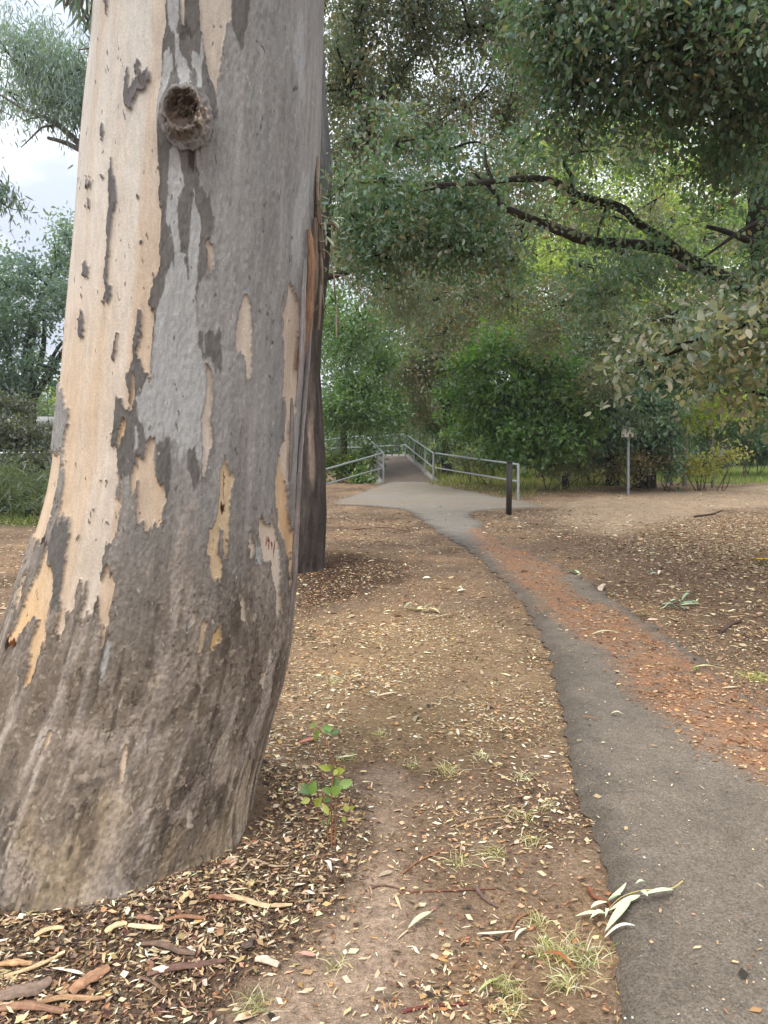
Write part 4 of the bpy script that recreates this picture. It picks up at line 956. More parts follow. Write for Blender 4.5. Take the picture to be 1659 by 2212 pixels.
for k_, a in enumerate([
        ([(330, 1515), (380, 1480), (450, 1430), (510, 1400)], .045, (172, 126, 92), "broad orange brown slab of bark near the bottom edge of the mulch"),
        ([(690, 1425), (800, 1410), (930, 1385), (1055, 1370)], .026, (118, 88, 74), "long dark red strip of bark curving across the mulch"),
        ([(985, 1070), (1100, 1075), (1230, 1098), (1365, 1112)], .020, (204, 172, 128), "long straight cream splinter below the trunk's right foot"),
        ([(975, 1068), (1030, 1078), (1100, 1080)], .022, (140, 96, 72), "short brown strip of bark touching the long cream splinter"),
        ([(660, 1285), (760, 1295), (840, 1320), (915, 1345)], .022, (120, 96, 80), "dull grey brown stick of bark in the middle of the mulch"),
        ([(-20, 1545), (80, 1525), (170, 1500), (240, 1465)], .05, (140, 116, 98), "big grey brown curl of bark at the left edge of the mulch"),
        ([(180, 1565), (290, 1545), (400, 1540), (495, 1550)], .018, (176, 136, 96), "thin tan strip of bark under the orange brown slab"),
        ([(1195, 1352), (1235, 1365), (1300, 1388)], .03, (212, 186, 160), "pale pink curl of bark where the mulch meets bare soil"),
        ([(490, 1232), (540, 1208), (592, 1192)], .024, (222, 194, 142), "cream bark flake in the mulch close to the trunk"),
        ([(600, 1202), (680, 1215), (760, 1208)], .022, (220, 198, 150), "cream curved bark strip right of the cream flake"),
        ([(640, 1160), (680, 1170), (722, 1176)], .022, (156, 112, 88), "reddish bark flake tucked under the trunk"),
        ([(0, 1380), (70, 1378), (150, 1372)], .024, (196, 150, 104), "tan strip of bark at the far left of the mulch"),
        ([(700, 1412), (760, 1415), (830, 1405)], .024, (226, 208, 180), "white strip of bark beside the dark red strip"),
        ([(690, 1370), (710, 1390), (690, 1440)], .016, (142, 102, 78), "short rust coloured bark strip bent downwards"),
        ([(1110, 950), (1180, 895), (1270, 915), (1350, 925)], .010, (176, 148, 118), "kinked tan stalk right of the trunk's foot"),
        ([(20, 1440), (160, 1400), (300, 1330)], .014, (206, 176, 128), "narrow cream strip of bark slanting across the left mulch"),
        ([(0, 1600), (120, 1590), (300, 1600)], .03, (150, 110, 84), "rusty bark sheet at the bottom left corner"),
        ([(1130, 1290), (1160, 1300), (1175, 1260)], .03, (96, 80, 70), "dark twisted bark lump in the mulch"),
        ([(840, 1095), (880, 1060), (900, 1075)], .022, (204, 172, 124), "tan bark splinter leaning at the trunk's foot"),
        ([(770, 1172), (860, 1160), (960, 1162)], .018, (156, 110, 80), "red brown strip of bark parallel to the trunk's foot"),
        ([(160, 1245), (230, 1220), (300, 1205)], .02, (214, 186, 136), "pale bark flake left of the cream flake"),
        ([(640, 1435), (720, 1480), (780, 1520)], .012, (128, 100, 82), "thin dark stick aslant under the dark red strip")]):
    bark_piece(*a, seed=k_ * 3 + 300)

def tuft(x, y, hpx, wpx, n, cols, lab, seed, name="grass_tuft"):
    r = np.random.default_rng(seed); B0 = gp(x, y); k = math.hypot(B0[1], 1.5) / FPX
    m_ = MB(); m = n
    b = B0 + np.stack([r.normal(size=m) * wpx * k * .3, r.normal(size=m) * wpx * k * .3, np.zeros(m)], -1)
    d = np.stack([r.normal(size=m) * .9, r.normal(size=m) * .9, .35 + r.random(m)], -1)
    L_ = hpx * k * (.6 + .8 * r.random(m)); d = unit(d)
    c = pal(cols, m, r); s = unit(np.cross(d, r.normal(size=(m, 3)))) * .0016
    mid = b + d * (L_ * .55)[:, None]; tip = b + d * (L_ * .9)[:, None] + np.stack([d[:, 0], d[:, 1], -.9 * np.abs(d[:, 2])], -1) * (L_ * .3)[:, None]
    V = np.stack([b - s, b + s, mid + s, mid - s, tip + s * .3, tip - s * .3], 1).reshape(-1, 3)
    ii = np.arange(m)[:, None] * 6
    m_.add(V, np.concatenate([ii + np.array([[0, 1, 2, 3]]), ii + np.array([[3, 2, 4, 5]])]), np.repeat(c, 6, 0))
    V, F, C = m_.out(); ob = link(name, mesh_np(name, V - B0, F, np.clip(C, .01, .9)), M_GRASS); ob.location = B0
    return tag(ob, lab, "grass tuft", "dry grass tufts on the bare earth")
DRY = [lin(214, 204, 166), lin(196, 186, 140), lin(160, 158, 104), lin(226, 218, 188)]
DGR = DRY + DRY + DRY[:2] + [lin(150, 154, 100), lin(132, 140, 90)]
for k_, a in enumerate([
        (1068, 1850, 30, 40, 46, DRY, "bleached grass tuft above the long straight twig"), (992, 1868, 30, 34, 40, DRY, "pale spiky tuft left of the other bleached tuft"),
        (1255, 2068, 40, 84, 120, DGR, "large half green tuft against the asphalt edge"), (1185, 2062, 36, 60, 90, DGR, "dry green tuft left of the large one"),
        (1090, 2140, 36, 50, 70, DGR, "small green tuft near the bottom of the bare earth"), (1225, 2125, 34, 50, 60, DRY, "straw coloured tuft below the large one"),
        (1160, 1995, 26, 40, 40, DGR, "low green tuft under the bent tan twig"), (730, 2090, 30, 26, 26, DGR, "small tuft with a pale leaf on the bare soil"),
        (548, 2180, 36, 46, 50, DGR, "green tuft at the bottom where mulch meets soil"), (968, 1668, 26, 46, 70, DRY, "straw tuft on the dark earth right of the sapling"),
        (742, 1640, 22, 26, 34, DRY, "white tuft on bare soil behind the sapling"), (890, 1655, 20, 26, 30, DRY, "thin white tuft left of the straw tuft"),
        (1135, 1765, 24, 40, 40, DGR, "low wispy tuft midway to the asphalt edge"), (1130, 1685, 22, 30, 30, DRY, "pale tuft near the asphalt's left edge"),
        (1175, 1745, 18, 40, 36, DGR, "flat green tuft close to the asphalt edge"), (1040, 1640, 20, 36, 36, DRY, "dry tuft in the straw litter"),
        (1145, 1815, 22, 40, 36, DRY, "straw tuft left of the crumbling edge"), (1630, 1465, 18, 52, 120, [lin(190, 186, 110), lin(150, 160, 80), lin(210, 200, 140)], "yellow green grass patch on the far side of the path"),
        (1100, 2185, 30, 44, 50, DGR, "grass tuft at the bottom edge of the photo"), (720, 1470, 18, 40, 40, DRY, "bleached tuft left in the straw litter"),
        (820, 1590, 18, 30, 30, DRY, "wispy tuft left of centre in the straw litter")]):
    tuft(*a, seed=k_ + 400)

# yellow flowers at the right edge
fl = thing("dandelion", "yellow flower heads on the litter at the far right edge", "flower", gp(1647, 1216))
for x, y in ((1641, 1213), (1657, 1213)):
    m_ = MB(); P = gp(x, y, .03); q = np.linspace(0, 2 * math.pi, 16, endpoint=False)
    m_.tube([gp(x, y + 2), P], .003, 5, lin(90, 120, 60), 1)
    leaves(m_, np.repeat(P[None], 16, 0), np.stack([np.cos(q), np.sin(q), 0 * q + .3], -1), np.tile([0, -.5, 1.], (16, 1)), .055, .022, np.tile(lin(236, 190, 30), (16, 1)), T_DIA)
    childmesh("flower_head", m_, M_GRASS, fl, False)
m_ = MB(); r_ = np.random.default_rng(5); B0 = gp(1650, 1220, .01)
leaves(m_, B0 + r_.normal(size=(9, 3)) * [.06, .06, .0], r_.normal(size=(9, 3)) * [1, 1, .2], np.tile([0, 0, 1.], (9, 1)), .09, .03, pal([lin(80, 110, 60)], 9, r_))
childmesh("foliage", m_, M_GRASS, fl, False)

# ------------------------------------------------------------------ sapling
z7 = lambda x, y: ((1100 + x / 3.4025) / 1.82278, (2750 + y / 3.4025) / 1.82278)
SB = gp(*z7(700, 1980)); SY = SB[1]
sap = thing("sapling", "slender sapling with toothed bright green leaves in the mulch beside the trunk", "sapling", SB)
for pts, rad in (([(700, 1990), (700, 1700), (698, 1400), (700, 1200), (722, 980), (690, 760), (640, 590), (560, 440), (470, 365)], .0042), ([(742, 1930), (748, 1700), (755, 1450), (750, 1300)], .0038), ([(655, 1965), (640, 1830), (600, 1740), (540, 1610), (490, 1480), (430, 1340)], .0028), ([(650, 1900), (645, 1700), (680, 1500), (705, 1390)], .0026)):
    m_ = MB(); m_.tube([at(*z7(*p), SY + .012 * math.sin(q * 2.1)) for q, p in enumerate(pts)], np.linspace(rad, rad * .45, len(pts)), 6, lin(148, 104, 78), 5)
    childmesh("stem", m_, M_STRIP, sap)
SAPL = [((480, 350), (400, 400), 70, 1), ((530, 420), (470, 560), 60, 0), ((560, 420), (720, 400), 110, 1), ((600, 430), (700, 500), 40, 3), ((690, 490), (815, 415), 55, 3), ((690, 950), (520, 910), 85, 2), ((710, 950), (660, 870), 50, 0), ((735, 1030), (770, 950), 60, 2), ((760, 990), (880, 960), 100, 2), ((700, 1170), (815, 1050), 110, 3), ((800, 1180), (980, 1110), 120, 0), ((700, 1280), (850, 1180), 130, 0), ((420, 1270), (250, 1140), 130, 3), ((410, 1280), (490, 1100), 120, 1), ((690, 1250), (570, 1210), 90, 1), ((690, 1370), (590, 1340), 80, 3), ((480, 1440), (575, 1320), 90, 2), ((410, 1350), (290, 1400), 80, 2), ((660, 1550), (570, 1400), 80, 2), ((700, 1560), (650, 1660), 50, 0), ((600, 1730), (580, 1620), 40, 3), ((900, 1520), (885, 1400), 70, 2), ((960, 1480), (1010, 1440), 50, 2), ((880, 1660), (860, 1580), 60, 2)]
SC4 = [lin(130, 156, 80), lin(118, 148, 74), lin(160, 168, 78), lin(90, 120, 70)]
for k_, (a, b, w, c) in enumerate(SAPL):
    A = at(*z7(*a), SY + .03 * math.sin(k_ * 1.7)); B = at(*z7(*b), SY + .03 * math.sin(k_ * 1.7) - .03 * math.cos(k_ * 2.3))
    T = B - A; Lg = np.linalg.norm(T); T /= Lg; wv = w / 3.4025 / 1.82278 * SY / FPX * 0.55
    S = unit(np.cross(T, np.array([.15 * math.sin(k_), -1, .6]))); Nn = np.cross(S, T); n = 13
    q = np.linspace(0, 1, n); pr = np.sin(np.clip(q, .01, .985) ** .8 * math.pi) ** .75 * wv * (1 + .16 * ((np.arange(n) % 2) * 2 - 1))
    Cc = A + (q * Lg)[:, None] * T + (-.12 * Lg * q ** 2)[:, None] * Nn * 0 + (.05 * Lg * np.sin(q * 3))[:, None] * Nn
    V = np.stack([Cc - pr[:, None] * S + (pr * .35)[:, None] * Nn, Cc, Cc + pr[:, None] * S + (pr * .35)[:, None] * Nn], 1).reshape(-1, 3)
    ii = np.arange(n - 1)[:, None] * 3; jj = np.arange(2)[None]
    cc = SC4[c] * (1 + .12 * np.where(np.arange(len(V)) % 6 < 3, 1, -1))[:, None]
    edge = (np.arange(len(V)) % 3 != 1)[:, None] & (np.repeat(q, 3)[:, None] > .6)
    cc = np.where(edge & (k_ % 3 == 0), lin(176, 130, 80), cc)
    m_ = MB(); m_.add(V, np.stack([ii + jj, ii + jj + 1, ii + jj + 4, ii + jj + 3], -1).reshape(-1, 4), cc)
    childmesh("leaf", m_, M_GRASS, sap, True)

# ------------------------------------------------------------------ creeper on the right edge of the gum
z6 = lambda x, y: ((1100 + x / 2.95) / 1.82278, (550 + y / 2.95) / 1.82278)
VY = 2.93
crp = thing("creeper", "leafy creeper clinging to the right edge of the huge gum trunk", "creeper", at(*z6(440, 900), VY))
vs_ = MB()
for pts, rd in (([(425, 850), (480, 880), (550, 905)], .004), ([(470, 985), (560, 975), (630, 990), (690, 1040)], .0045), ([(580, 935), (620, 965), (650, 990)], .003), ([(430, 1185), (480, 1190), (520, 1180)], .004),
                ([(455, 1290), (520, 1285), (575, 1330), (600, 1430), (630, 1560), (645, 1750), (655, 1900), (658, 2100), (662, 2300)], .0034), ([(635, 1572), (700, 1575), (760, 1605), (830, 1640)], .0026), ([(500, 1480), (497, 1650), (470, 1850), (420, 1990)], .0034),
                ([(500, 1620), (512, 1900), (560, 2040), (610, 2110)], .0026), ([(415, 1240), (435, 1290), (445, 1350)], .004), ([(460, 1485), (520, 1490), (545, 1505)], .003), ([(435, 200), (440, 500), (455, 850), (470, 1200), (490, 1500), (470, 1900), (450, 2200)], .007), ([(480, 520), (470, 800), (500, 1100), (520, 1380)], .004), ([(660, 2110), (720, 2130), (760, 2180)], .002)):
    vs_.tube([at(*z6(*p), VY + .02 * math.sin(q * 1.9 + pts[0][0])) for q, p in enumerate(pts)], rd, 6, lin(134, 120, 104), 5, wob=.25)
childmesh("stem", vs_, M_STRIP, crp)
for k_, (a, b, w, c) in enumerate([((490, 560), (548, 592), 36, 0), ((470, 640), (588, 632), 46, 0), ((482, 652), (572, 695), 22, 1), ((415, 745), (530, 708), 76, 0), ((470, 785), (552, 842), 42, 0), ((540, 922), (662, 884), 56, 0), ((655, 905), (762, 916), 38, 1), ((622, 935), (708, 1020), 26, 1), ((530, 930), (535, 1072), 40, 2), ((540, 1115), (642, 1240), 44, 1), ((545, 1120), (545, 1240), 26, 2), ((700, 975), (748, 960), 20, 1), ((470, 340), (510, 372), 22, 2), ((410, 1960), (385, 2020), 30, 0), ((425, 462), (455, 480), 16, 1)]):
    A, B = at(*z6(*a), VY - .02), at(*z6(*b), VY - .04 - .02 * (k_ % 3)); L_ = np.linalg.norm(B - A)
    m_ = MB(); leaves(m_, A[None], (B - A)[None], np.array([[.1, -.75, .6]]), L_, w / 2.95 / 1.82278 * VY / FPX * .9, np.array([[lin(104, 112, 84), lin(176, 182, 158), lin(132, 140, 116)][c]]))
    childmesh("leaf", m_, M_GRASS, crp, False)

# ------------------------------------------------------------------ second trunk close behind
g2 = MB(); Y2 = 9.35; R2 = 0.42
E2 = [(-700, 690), (-300, 692), (0, 694), (200, 702), (324, 713), (416, 716), (530, 713), (648, 703), (713, 696), (800, 692), (900, 697), (991, 703), (1106, 705), (1180, 701), (1215, 697), (1250, 697)]
a2 = np.linspace(0, 2 * math.pi, 120, endpoint=False)
rows2 = np.linspace(-700, 1246, 420); ex2 = np.interp(rows2, [e[0] for e in E2], [e[1] for e in E2])
pe = np.array([at(x, y, Y2) for x, y in zip(ex2, rows2)])
A2, Z2 = np.meshgrid(a2, pe[:, 2])
n2a = fbm(np.cos(A2) * 3, np.sin(A2) * 3, Z2 * .7, oct=4, seed=151); n2b = fbm(np.cos(A2) * 9, np.sin(A2) * 9, Z2 * 2, oct=4, seed=152)
R_ = R2 * (1 + .04 * n2a + .03 * n2b + .12 * np.exp(-np.clip(Z2, 0, 9) / .25) * (1 + np.cos(4 * A2)) * .3)
V2 = np.stack([(pe[:, 0] - R2)[:, None] + R_ * np.cos(A2), Y2 + R_ * np.sin(A2), Z2], -1)
c2 = lin(92, 84, 78, .8) * (1 + .35 * n2a + .5 * n2b)[..., None]
p2 = (sstep(.12, .35, n2a + .4 * n2b) * sstep(.2, .6, Z2) * sstep(2.6, 1.4, Z2))[..., None]; c2 = c2 * (1 - p2) + lin(168, 150, 134, .8) * p2
p3 = (sstep(2.2, 5, Z2))[..., None]; c2 = c2 * (1 - p3) + lin(118, 114, 112, .8) * (1 + .3 * n2b)[..., None] * p3
i = np.arange(419)[:, None] * 120; j = np.arange(120)[None]; k = (j + 1) % 120
V2 = V2[::-1]; c2 = c2[::-1]
g2.add(V2.reshape(-1, 3), np.stack([i + j, i + k, i + 120 + k, i + 120 + j], -1).reshape(-1, 4), np.clip(c2.reshape(-1, 3), .01, .9))
B2 = (float(pe[-1, 0] - R2), Y2, 0.0)
gum2 = thing("gum_tree", "second dark gum trunk standing close behind the huge trunk's right edge", "tree", B2)
childmesh("trunk", g2, M_BARK, gum2)
m_ = MB(); T2 = V2[-1].mean(0)
for e in ((-3.5, 11, T2[2] + 5), (.5, 9, T2[2] + 6), (-1, 7, T2[2] + 5)): m_.tube([T2 - [0, 0, .4], (T2 + np.array(e)) / 2 + [0, 0, .5], np.array(e)], [.3, .16, .05], 8, lin(120, 112, 104, .8), 5)
childmesh("limb", m_, M_BARK, gum2)
m_ = MB(); crown(m_, [(np.array(e), (2, 2, 1.4), 80) for e in ((-3.5, 11, T2[2] + 5.4), (.5, 9.6, T2[2] + 6.4), (-1, 7.4, T2[2] + 5.4))], .2, GUML, 15, droop=1, tpl=T_GUM, per=22, sprig=.5, aspect=.2)
childmesh("crown", m_, M_LEAF, gum2, False)

# ------------------------------------------------------------------ footbridge, handrails, posts, sign
z8 = lambda x, y: ((1250 + x / 1.8433) / 1.82278, (1600 + y / 1.8433) / 1.82278)
Lp = [(-.02, 25.9, .135), (-.78, 33.5, .78), (-1.9, 39, .74), (-4.3, 46, .55), (-8, 55, .4)]
Rp = [(1.68, 26.15, .150), (.97, 34.9, .89), (-1.2, 42, .74), (-3.2, 48, .55), (-6.8, 57, .4)]
def poly_at(P, t):
    P = np.asarray(P, float); return np.array([np.interp(t, np.arange(len(P)), P[:, q]) for q in range(3)]).T
tq = np.linspace(0, 4, 121); Lq, Rq = poly_at(Lp, tq), poly_at(Rp, tq)
br = thing("footbridge", "narrow footbridge ramp with steel railings rising and bending left behind the trees", "footbridge", (.8, 26.2, .14))
m_ = MB(); w_ = np.linspace(0, 1, 15)
DV = Lq[:, None] + (Rq - Lq)[:, None] * w_[None, :, None]; DV[..., 2] += .02 + .006 * fbm(DV[..., 0] * 3, DV[..., 1] * 3, oct=3, seed=161)
i = np.arange(120)[:, None] * 15; j = np.arange(14)[None]; DF = np.stack([i + j, i + j + 1, i + 16 + j, i + 15 + j], -1).reshape(-1, 4)
dc = lin(112, 100, 90, .8) * (1 + .25 * fbm(DV[..., 0] * 2, DV[..., 1] * 1.2, oct=4, seed=162))[..., None]
m_.add(DV.reshape(-1, 3), DF, np.clip(dc.reshape(-1, 3), .01, .8))
UV_ = DV.copy(); UV_[..., 2] -= .32; m_.add(UV_.reshape(-1, 3), DF[:, ::-1], lin(90, 84, 78))
for s_ in (0, 14):
    e = np.concatenate([DV[:, s_], UV_[:, s_]]); q = np.arange(120); f_ = np.stack([q, q + 1, q + 122, q + 121], -1)
    m_.add(e, f_ if s_ == 14 else f_[:, ::-1], lin(120, 112, 104))
childmesh("deck", m_, M_ASPH, br)
for P_, sg in ((Lq, -1), (Rq, 1)):
    m_ = MB(); n = 45
    for q in range(0, n - 1, 1):
        a, b = P_[q], P_[q + 1]; c = (a + b) / 2; d = b - a
        ang = math.atan2(d[1], d[0])
        m_.box((c[0] + sg * .10, c[1], c[2] + .0), (np.linalg.norm(d) + .004, .16 + .003 * (q % 2), .22 + .004 * (q % 2)), lin(170, 158, 142), ang)
    childmesh("kerb", m_, M_CONC, br, False)
m_ = MB(); m_.box((-.35, 26.5, -.05), (.5, 1.0, .42), lin(150, 140, 126)); m_.box((1.98, 26.9, -.05), (.3, 1.3, .40), lin(150, 140, 126))
childmesh("abutment", m_, M_CONC, br, False)
STEEL, DSTEEL = lin(168, 175, 176), lin(86, 90, 90)
def rail_line(P_, ts, root, hgt=1.03, mat=M_GALV, posts=(), thin=()):
    pts = poly_at(P_, np.asarray(ts, float)); 
    for nm, h, r in (("top_rail", hgt, .029), ("lower_rail", hgt * .52, .025)):
        m_ = MB(); m_.tube(pts + [0, 0, h], r, 10, STEEL, 1, caps=True); childmesh(nm, m_, mat, root)
    for t in posts:
        p = poly_at(P_, np.array([t]))[0]; m_ = MB(); m_.tube([p - [0, 0, .12], p + [0, 0, hgt]], .036, 10, lin(160, 166, 166), 1); childmesh("post", m_, mat, root)
    for t in thin:
        p = poly_at(P_, np.array([t]))[0]; m_ = MB(); m_.tube([p - [0, 0, .02], p + [0, 0, hgt]], .03, 8, DSTEEL, 1); childmesh("baluster", m_, M_PAINT, root)
rail_line(Rp, [0, 1, 2, 3, 4], br, 1.02, posts=(0, (28.3 - 26.15) / 8.75, (31.66 - 26.15) / 8.75, 1), thin=(1.13, 1.27, 1.41, 1.55, 1.69, 1.83, 2.0, 2.25, 2.5, 2.75, 3, 3.3, 3.6))
rail_line(Lp, [0, 1, 2, 3, 4], br, 1.04, posts=(0, 1.7 / 7.6, 4.6 / 7.6, 1), thin=(1.2, 1.4, 1.6, 1.8, 2.0, 2.25, 2.5, 2.75, 3.0, 3.4))
def wing(a, b, lab):
    w_ = thing("handrail", lab, "handrail", (b[0], b[1], b[2]))
    for nm, h, r in (("top_rail", 1.0, .029), ("lower_rail", .52, .025)):
        m_ = MB(); m_.tube([a[0] + (a[1] - a[0]) * h, b + (b_top - b) * h], r, 10, STEEL, 1); childmesh(nm, m_, M_GALV, w_)
    m_ = MB(); m_.tube([b - [0, 0, .1], b_top], .036, 10, lin(160, 166, 166), 1); childmesh("post", m_, M_GALV, w_)
b = ground(1119.5, 1080); b_top = at(1119.5, 1003.5, b[1])
a0 = np.array(Rp[0]); wing((a0 + [.075, -.03, 0], a0 + [.075, -.03, 1.02]), b, "grey two bar handrail splaying right from the bridge to behind the dark post")
b = at(668, 1092, 21.2); b_top = at(668, 1024, 21.2)
a0 = np.array(Lp[0]); wing((a0 + [-.075, -.03, 0], a0 + [-.075, -.03, 1.03]), b, "grey two bar handrail splaying left from the bridge towards the second trunk")
bp = ground(1099, 1112)
po = thing("bollard", "square dark brown steel post standing in litter before the right handrail", "post", bp)
m_ = MB(); m_.box((bp[0], bp[1], bp[2] + .52), (.108, .108, 1.20), lin(62, 56, 52)); childmesh("shaft", m_, M_PAINT, po, False)
m_ = MB(); m_.box((bp[0], bp[1], bp[2] + 1.125), (.118, .118, .022), lin(52, 47, 44)); childmesh("cap", m_, M_PAINT, po, False)
sp = ground(1357, 1068)
sg = thing("signpost", "slim grey pole topped by a small blank white sign tucked under dark leaves", "sign", sp)
m_ = MB(); m_.tube([sp - [0, 0, .1], at(1357, 926, sp[1])], .042, 10, lin(150, 156, 158), 1); childmesh("pole", m_, M_GALV, sg)
m_ = MB(); c_ = at(1356, 934, sp[1] - .06); m_.box(c_, (.36, .012, .28), lin(240, 240, 238)); childmesh("plate", m_, M_PLAIN, sg, False)

# ------------------------------------------------------------------ a pale van and a low shed far behind, half hidden by leaves
vp = at(752, 985, 66); vp[2] = 0.0
van = thing("parked_van", "white van glimpsed between the railings beyond the footbridge", "van", vp)
m_ = MB(); x, y = vp[0], vp[1]
m_.box((x, y, 1.25), (4.6, 1.8, 1.5), lin(238, 238, 240)); m_.box((x + 2.6, y, .95), (.9, 1.75, .9), lin(236, 236, 238)); m_.box((x, y, .42), (4.7, 1.7, .14), lin(60, 60, 62)); childmesh("body", m_, M_PLAIN, van, False)
for k_ in (-1.2, .2, 1.5):
    m_ = MB(); m_.box((x + k_, y - .905, 1.6), (1.1, .02, .5), lin(40, 46, 54)); childmesh("window", m_, M_GLASS, van, False)
for k_ in (-1.5, 1.7):
    m_ = MB(); m_.tube([(x + k_, y - .95, .34), (x + k_, y - .7, .34)], .34, 20, lin(28, 28, 28), 1); childmesh("wheel", m_, M_PAINT, van)
rp_ = at(775, 985, 62); rp_[2] = 0
m_ = MB(); m_.box((rp_[0], rp_[1], 1.35), (.75, .08, 1.3), lin(196, 90, 90)); rs = thing("signboard", "red panel glimpsed between the bridge railings beside the white van", "signboard", rp_)
childmesh("panel", m_, M_PLAIN, rs, False)
m_ = MB(); m_.box((rp_[0] - .3, rp_[1] + .09, 1.0), (.06, .08, 2.0), lin(120, 120, 120)); m_.box((rp_[0] + .3, rp_[1] + .09, 1.0), (.06, .08, 2.0), lin(120, 120, 120)); childmesh("frame", m_, M_GALV, rs, False)
sh = at(60, 985, 38); sh[2] = 0
shed = thing("shed", "low dark open shed with a white roof edge behind the shrubs on the left", "shed", sh)
m_ = MB(); x, y = sh[0], sh[1]
m_.box((x, y + 2, 1.1), (6.4, .15, 2.2), lin(70, 66, 62)); m_.box((x - 3.1, y, 1.1), (.15, 4, 2.2), lin(80, 76, 70)); m_.box((x + 3.1, y, 1.1), (.15, 4, 2.2), lin(80, 76, 70)); childmesh("wall", m_, M_PLAIN, shed, False)
m_ = MB(); m_.box((x, y, 2.46), (6.9, 4.9, .5), lin(176, 176, 174)); childmesh("roof", m_, M_PLAIN, shed, False)
fr_ = thing("pipe_rail", "single white pipe rail crossing the dark shrubs left of the huge trunk", "rail", (at(60, 978, 26)[0], 26, 0))
m_ = MB(); m_.tube([at(-120, 980, 26), at(200, 977, 26)], .035, 8, lin(236, 236, 234), 1); childmesh("rail", m_, M_PLAIN, fr_)
for x_ in (-110, 40, 190):
    m_ = MB(); p = at(x_, 979, 26); m_.tube([(p[0], 26, 0), p], .03, 8, lin(226, 226, 224), 1); childmesh("post", m_, M_PLAIN, fr_)

# ------------------------------------------------------------------ trees and shrubs
def B(leaf, asp, per, items):
    out = []
    for dx, dy, Y, w, h, dep, cov in items:
        lp = leaf * leaf * asp * .62 * .55 * (FPX / Y) ** 2 * .95
        out.append(bl(dx, dy, Y, w, h, dep, max(2, int(1.75 * cov * math.pi * w * h / lp / per))))
    return out
def base_at(dx, Y):
    p = at(dx, 1000, Y); p[2] = float(gz(p[0], p[1])); return p
def path_pts(L_):
    return [at(*p) for p in L_]
DKG = [lin(88, 120, 84), lin(74, 108, 74), lin(102, 132, 94), lin(98, 116, 92)]
MIDG = [lin(90, 116, 70), lin(104, 126, 80), lin(78, 104, 66), lin(118, 122, 86)]
GREY = [lin(114, 132, 110), lin(98, 120, 102), lin(132, 136, 116), lin(140, 130, 108), lin(106, 126, 112)]
BRN = [lin(140, 124, 92), lin(116, 114, 78), lin(154, 132, 100), lin(98, 108, 70), lin(126, 108, 80)]
LIME = [lin(158, 178, 86), lin(142, 166, 76), lin(176, 186, 98), lin(124, 150, 70), lin(184, 182, 104)]
FRESH = [lin(96, 128, 58), lin(82, 114, 54), lin(112, 138, 66), lin(72, 100, 50)]

# near broadleaf tree at the right: trunk just outside the frame, two long limbs reaching left
pb = base_at(1742, 9.4)
tp = [([pb - [0, 0, .1]] + path_pts([(1728, 1000, 9.4), (1690, 760, 9.4), (1652, 540, 9.3), (1642, 430, 9.2), (1640, 340, 9.2), (1612, 180, 9.0), (1560, 0, 8.8), (1500, -200, 8.8)]), [.30, .24, .19, .16, .15, .14, .12, .09, .04]),
      (path_pts([(1694, 770, 9.4), (1620, 655, 9.3), (1563, 603, 9.2), (1491, 561, 9.0), (1430, 537, 8.9), (1352, 525, 8.8), (1261, 519, 8.7), (1171, 483, 8.6), (1087, 446, 8.5), (1068, 416, 8.5), (1010, 360, 8.4)]), [.11, .092, .08, .066, .058, .053, .048, .042, .034, .022, .01]),
      (path_pts([(1500, 566, 9.0), (1440, 520, 8.8), (1376, 480, 8.7), (1346, 452, 8.6), (1292, 434, 8.6), (1237, 416, 8.5), (1189, 389, 8.5), (1129, 386, 8.4), (1068, 392, 8.4), (960, 398, 8.4), (839, 392, 8.4), (749, 398, 8.4), (719, 424, 8.4)]), [.04, .044, .047, .045, .042, .04, .036, .032, .028, .024, .018, .012, .006]),
      (path_pts([(1690, 556, 9.3), (1654, 537, 9.2), (1587, 507, 9.0), (1527, 489, 8.9)]), [.05, .045, .035, .022]),
      (path_pts([(1660, 466, 9.2), (1600, 500, 9.0), (1521, 555, 8.9)]), [.03, .024, .012]),
      (path_pts([(1237, 416, 8.5), (1234, 380, 8.4), (1218, 352, 8.4), (1240, 330, 8.4), (1305, 326, 8.3)]), [.024, .02, .016, .012, .006]),
      (path_pts([(1063, 388, 8.4), (1050, 355, 8.4), (1048, 318, 8.4)]), [.024, .018, .008]),
      (path_pts([(1310, 446, 8.6), (1295, 490, 8.6), (1285, 540, 8.6)]), [.02, .014, .006]),
      (path_pts([(1620, 180, 9.0), (1500, 100, 8.4), (1380, 60, 7.8), (1240, 40, 7.4)]), [.08, .06, .04, .015]),
      (path_pts([(1590, 90, 8.9), (1640, 20, 8.0), (1700, -40, 7.4)]), [.06, .04, .02])]
lf = .066
nearit = [(1190, 20, 7.6, 90, 70, .8, 1.58), (1300, 60, 7.4, 110, 80, .9, 1.87), (1440, 40, 7.2, 130, 90, 1, 2.02), (1580, 60, 7.0, 110, 100, 1, 2.02), (1520, 160, 7.2, 150, 70, 1, 1.87), (1400, 170, 7.6, 110, 60, .8, 1.73),
          (1235, 200, 7.6, 60, 60, .6, 1.58), (1210, 130, 7.6, 70, 60, .6, 1.44), (1250, 300, 7.8, 40, 50, .5, 0.94), (1340, 240, 8, 70, 40, .6, 1.15), (1600, 260, 7.6, 80, 90, .8, 1.73), (1560, 350, 8.2, 70, 60, .7, 0.94), (1480, 260, 8, 90, 50, .7, 1.01), (1640, 360, 8.6, 40, 70, .6, 0.94),
          (1400, -90, 7.6, 260, 80, 1.2, 1.44), (1650, -60, 7, 160, 120, 1.2, 1.44), (1740, 180, 7.2, 90, 160, 1, 1.44), (1640, 620, 7.5, 60, 50, .6, 1.01), (1760, 560, 7.8, 80, 160, 1, 1.44)]
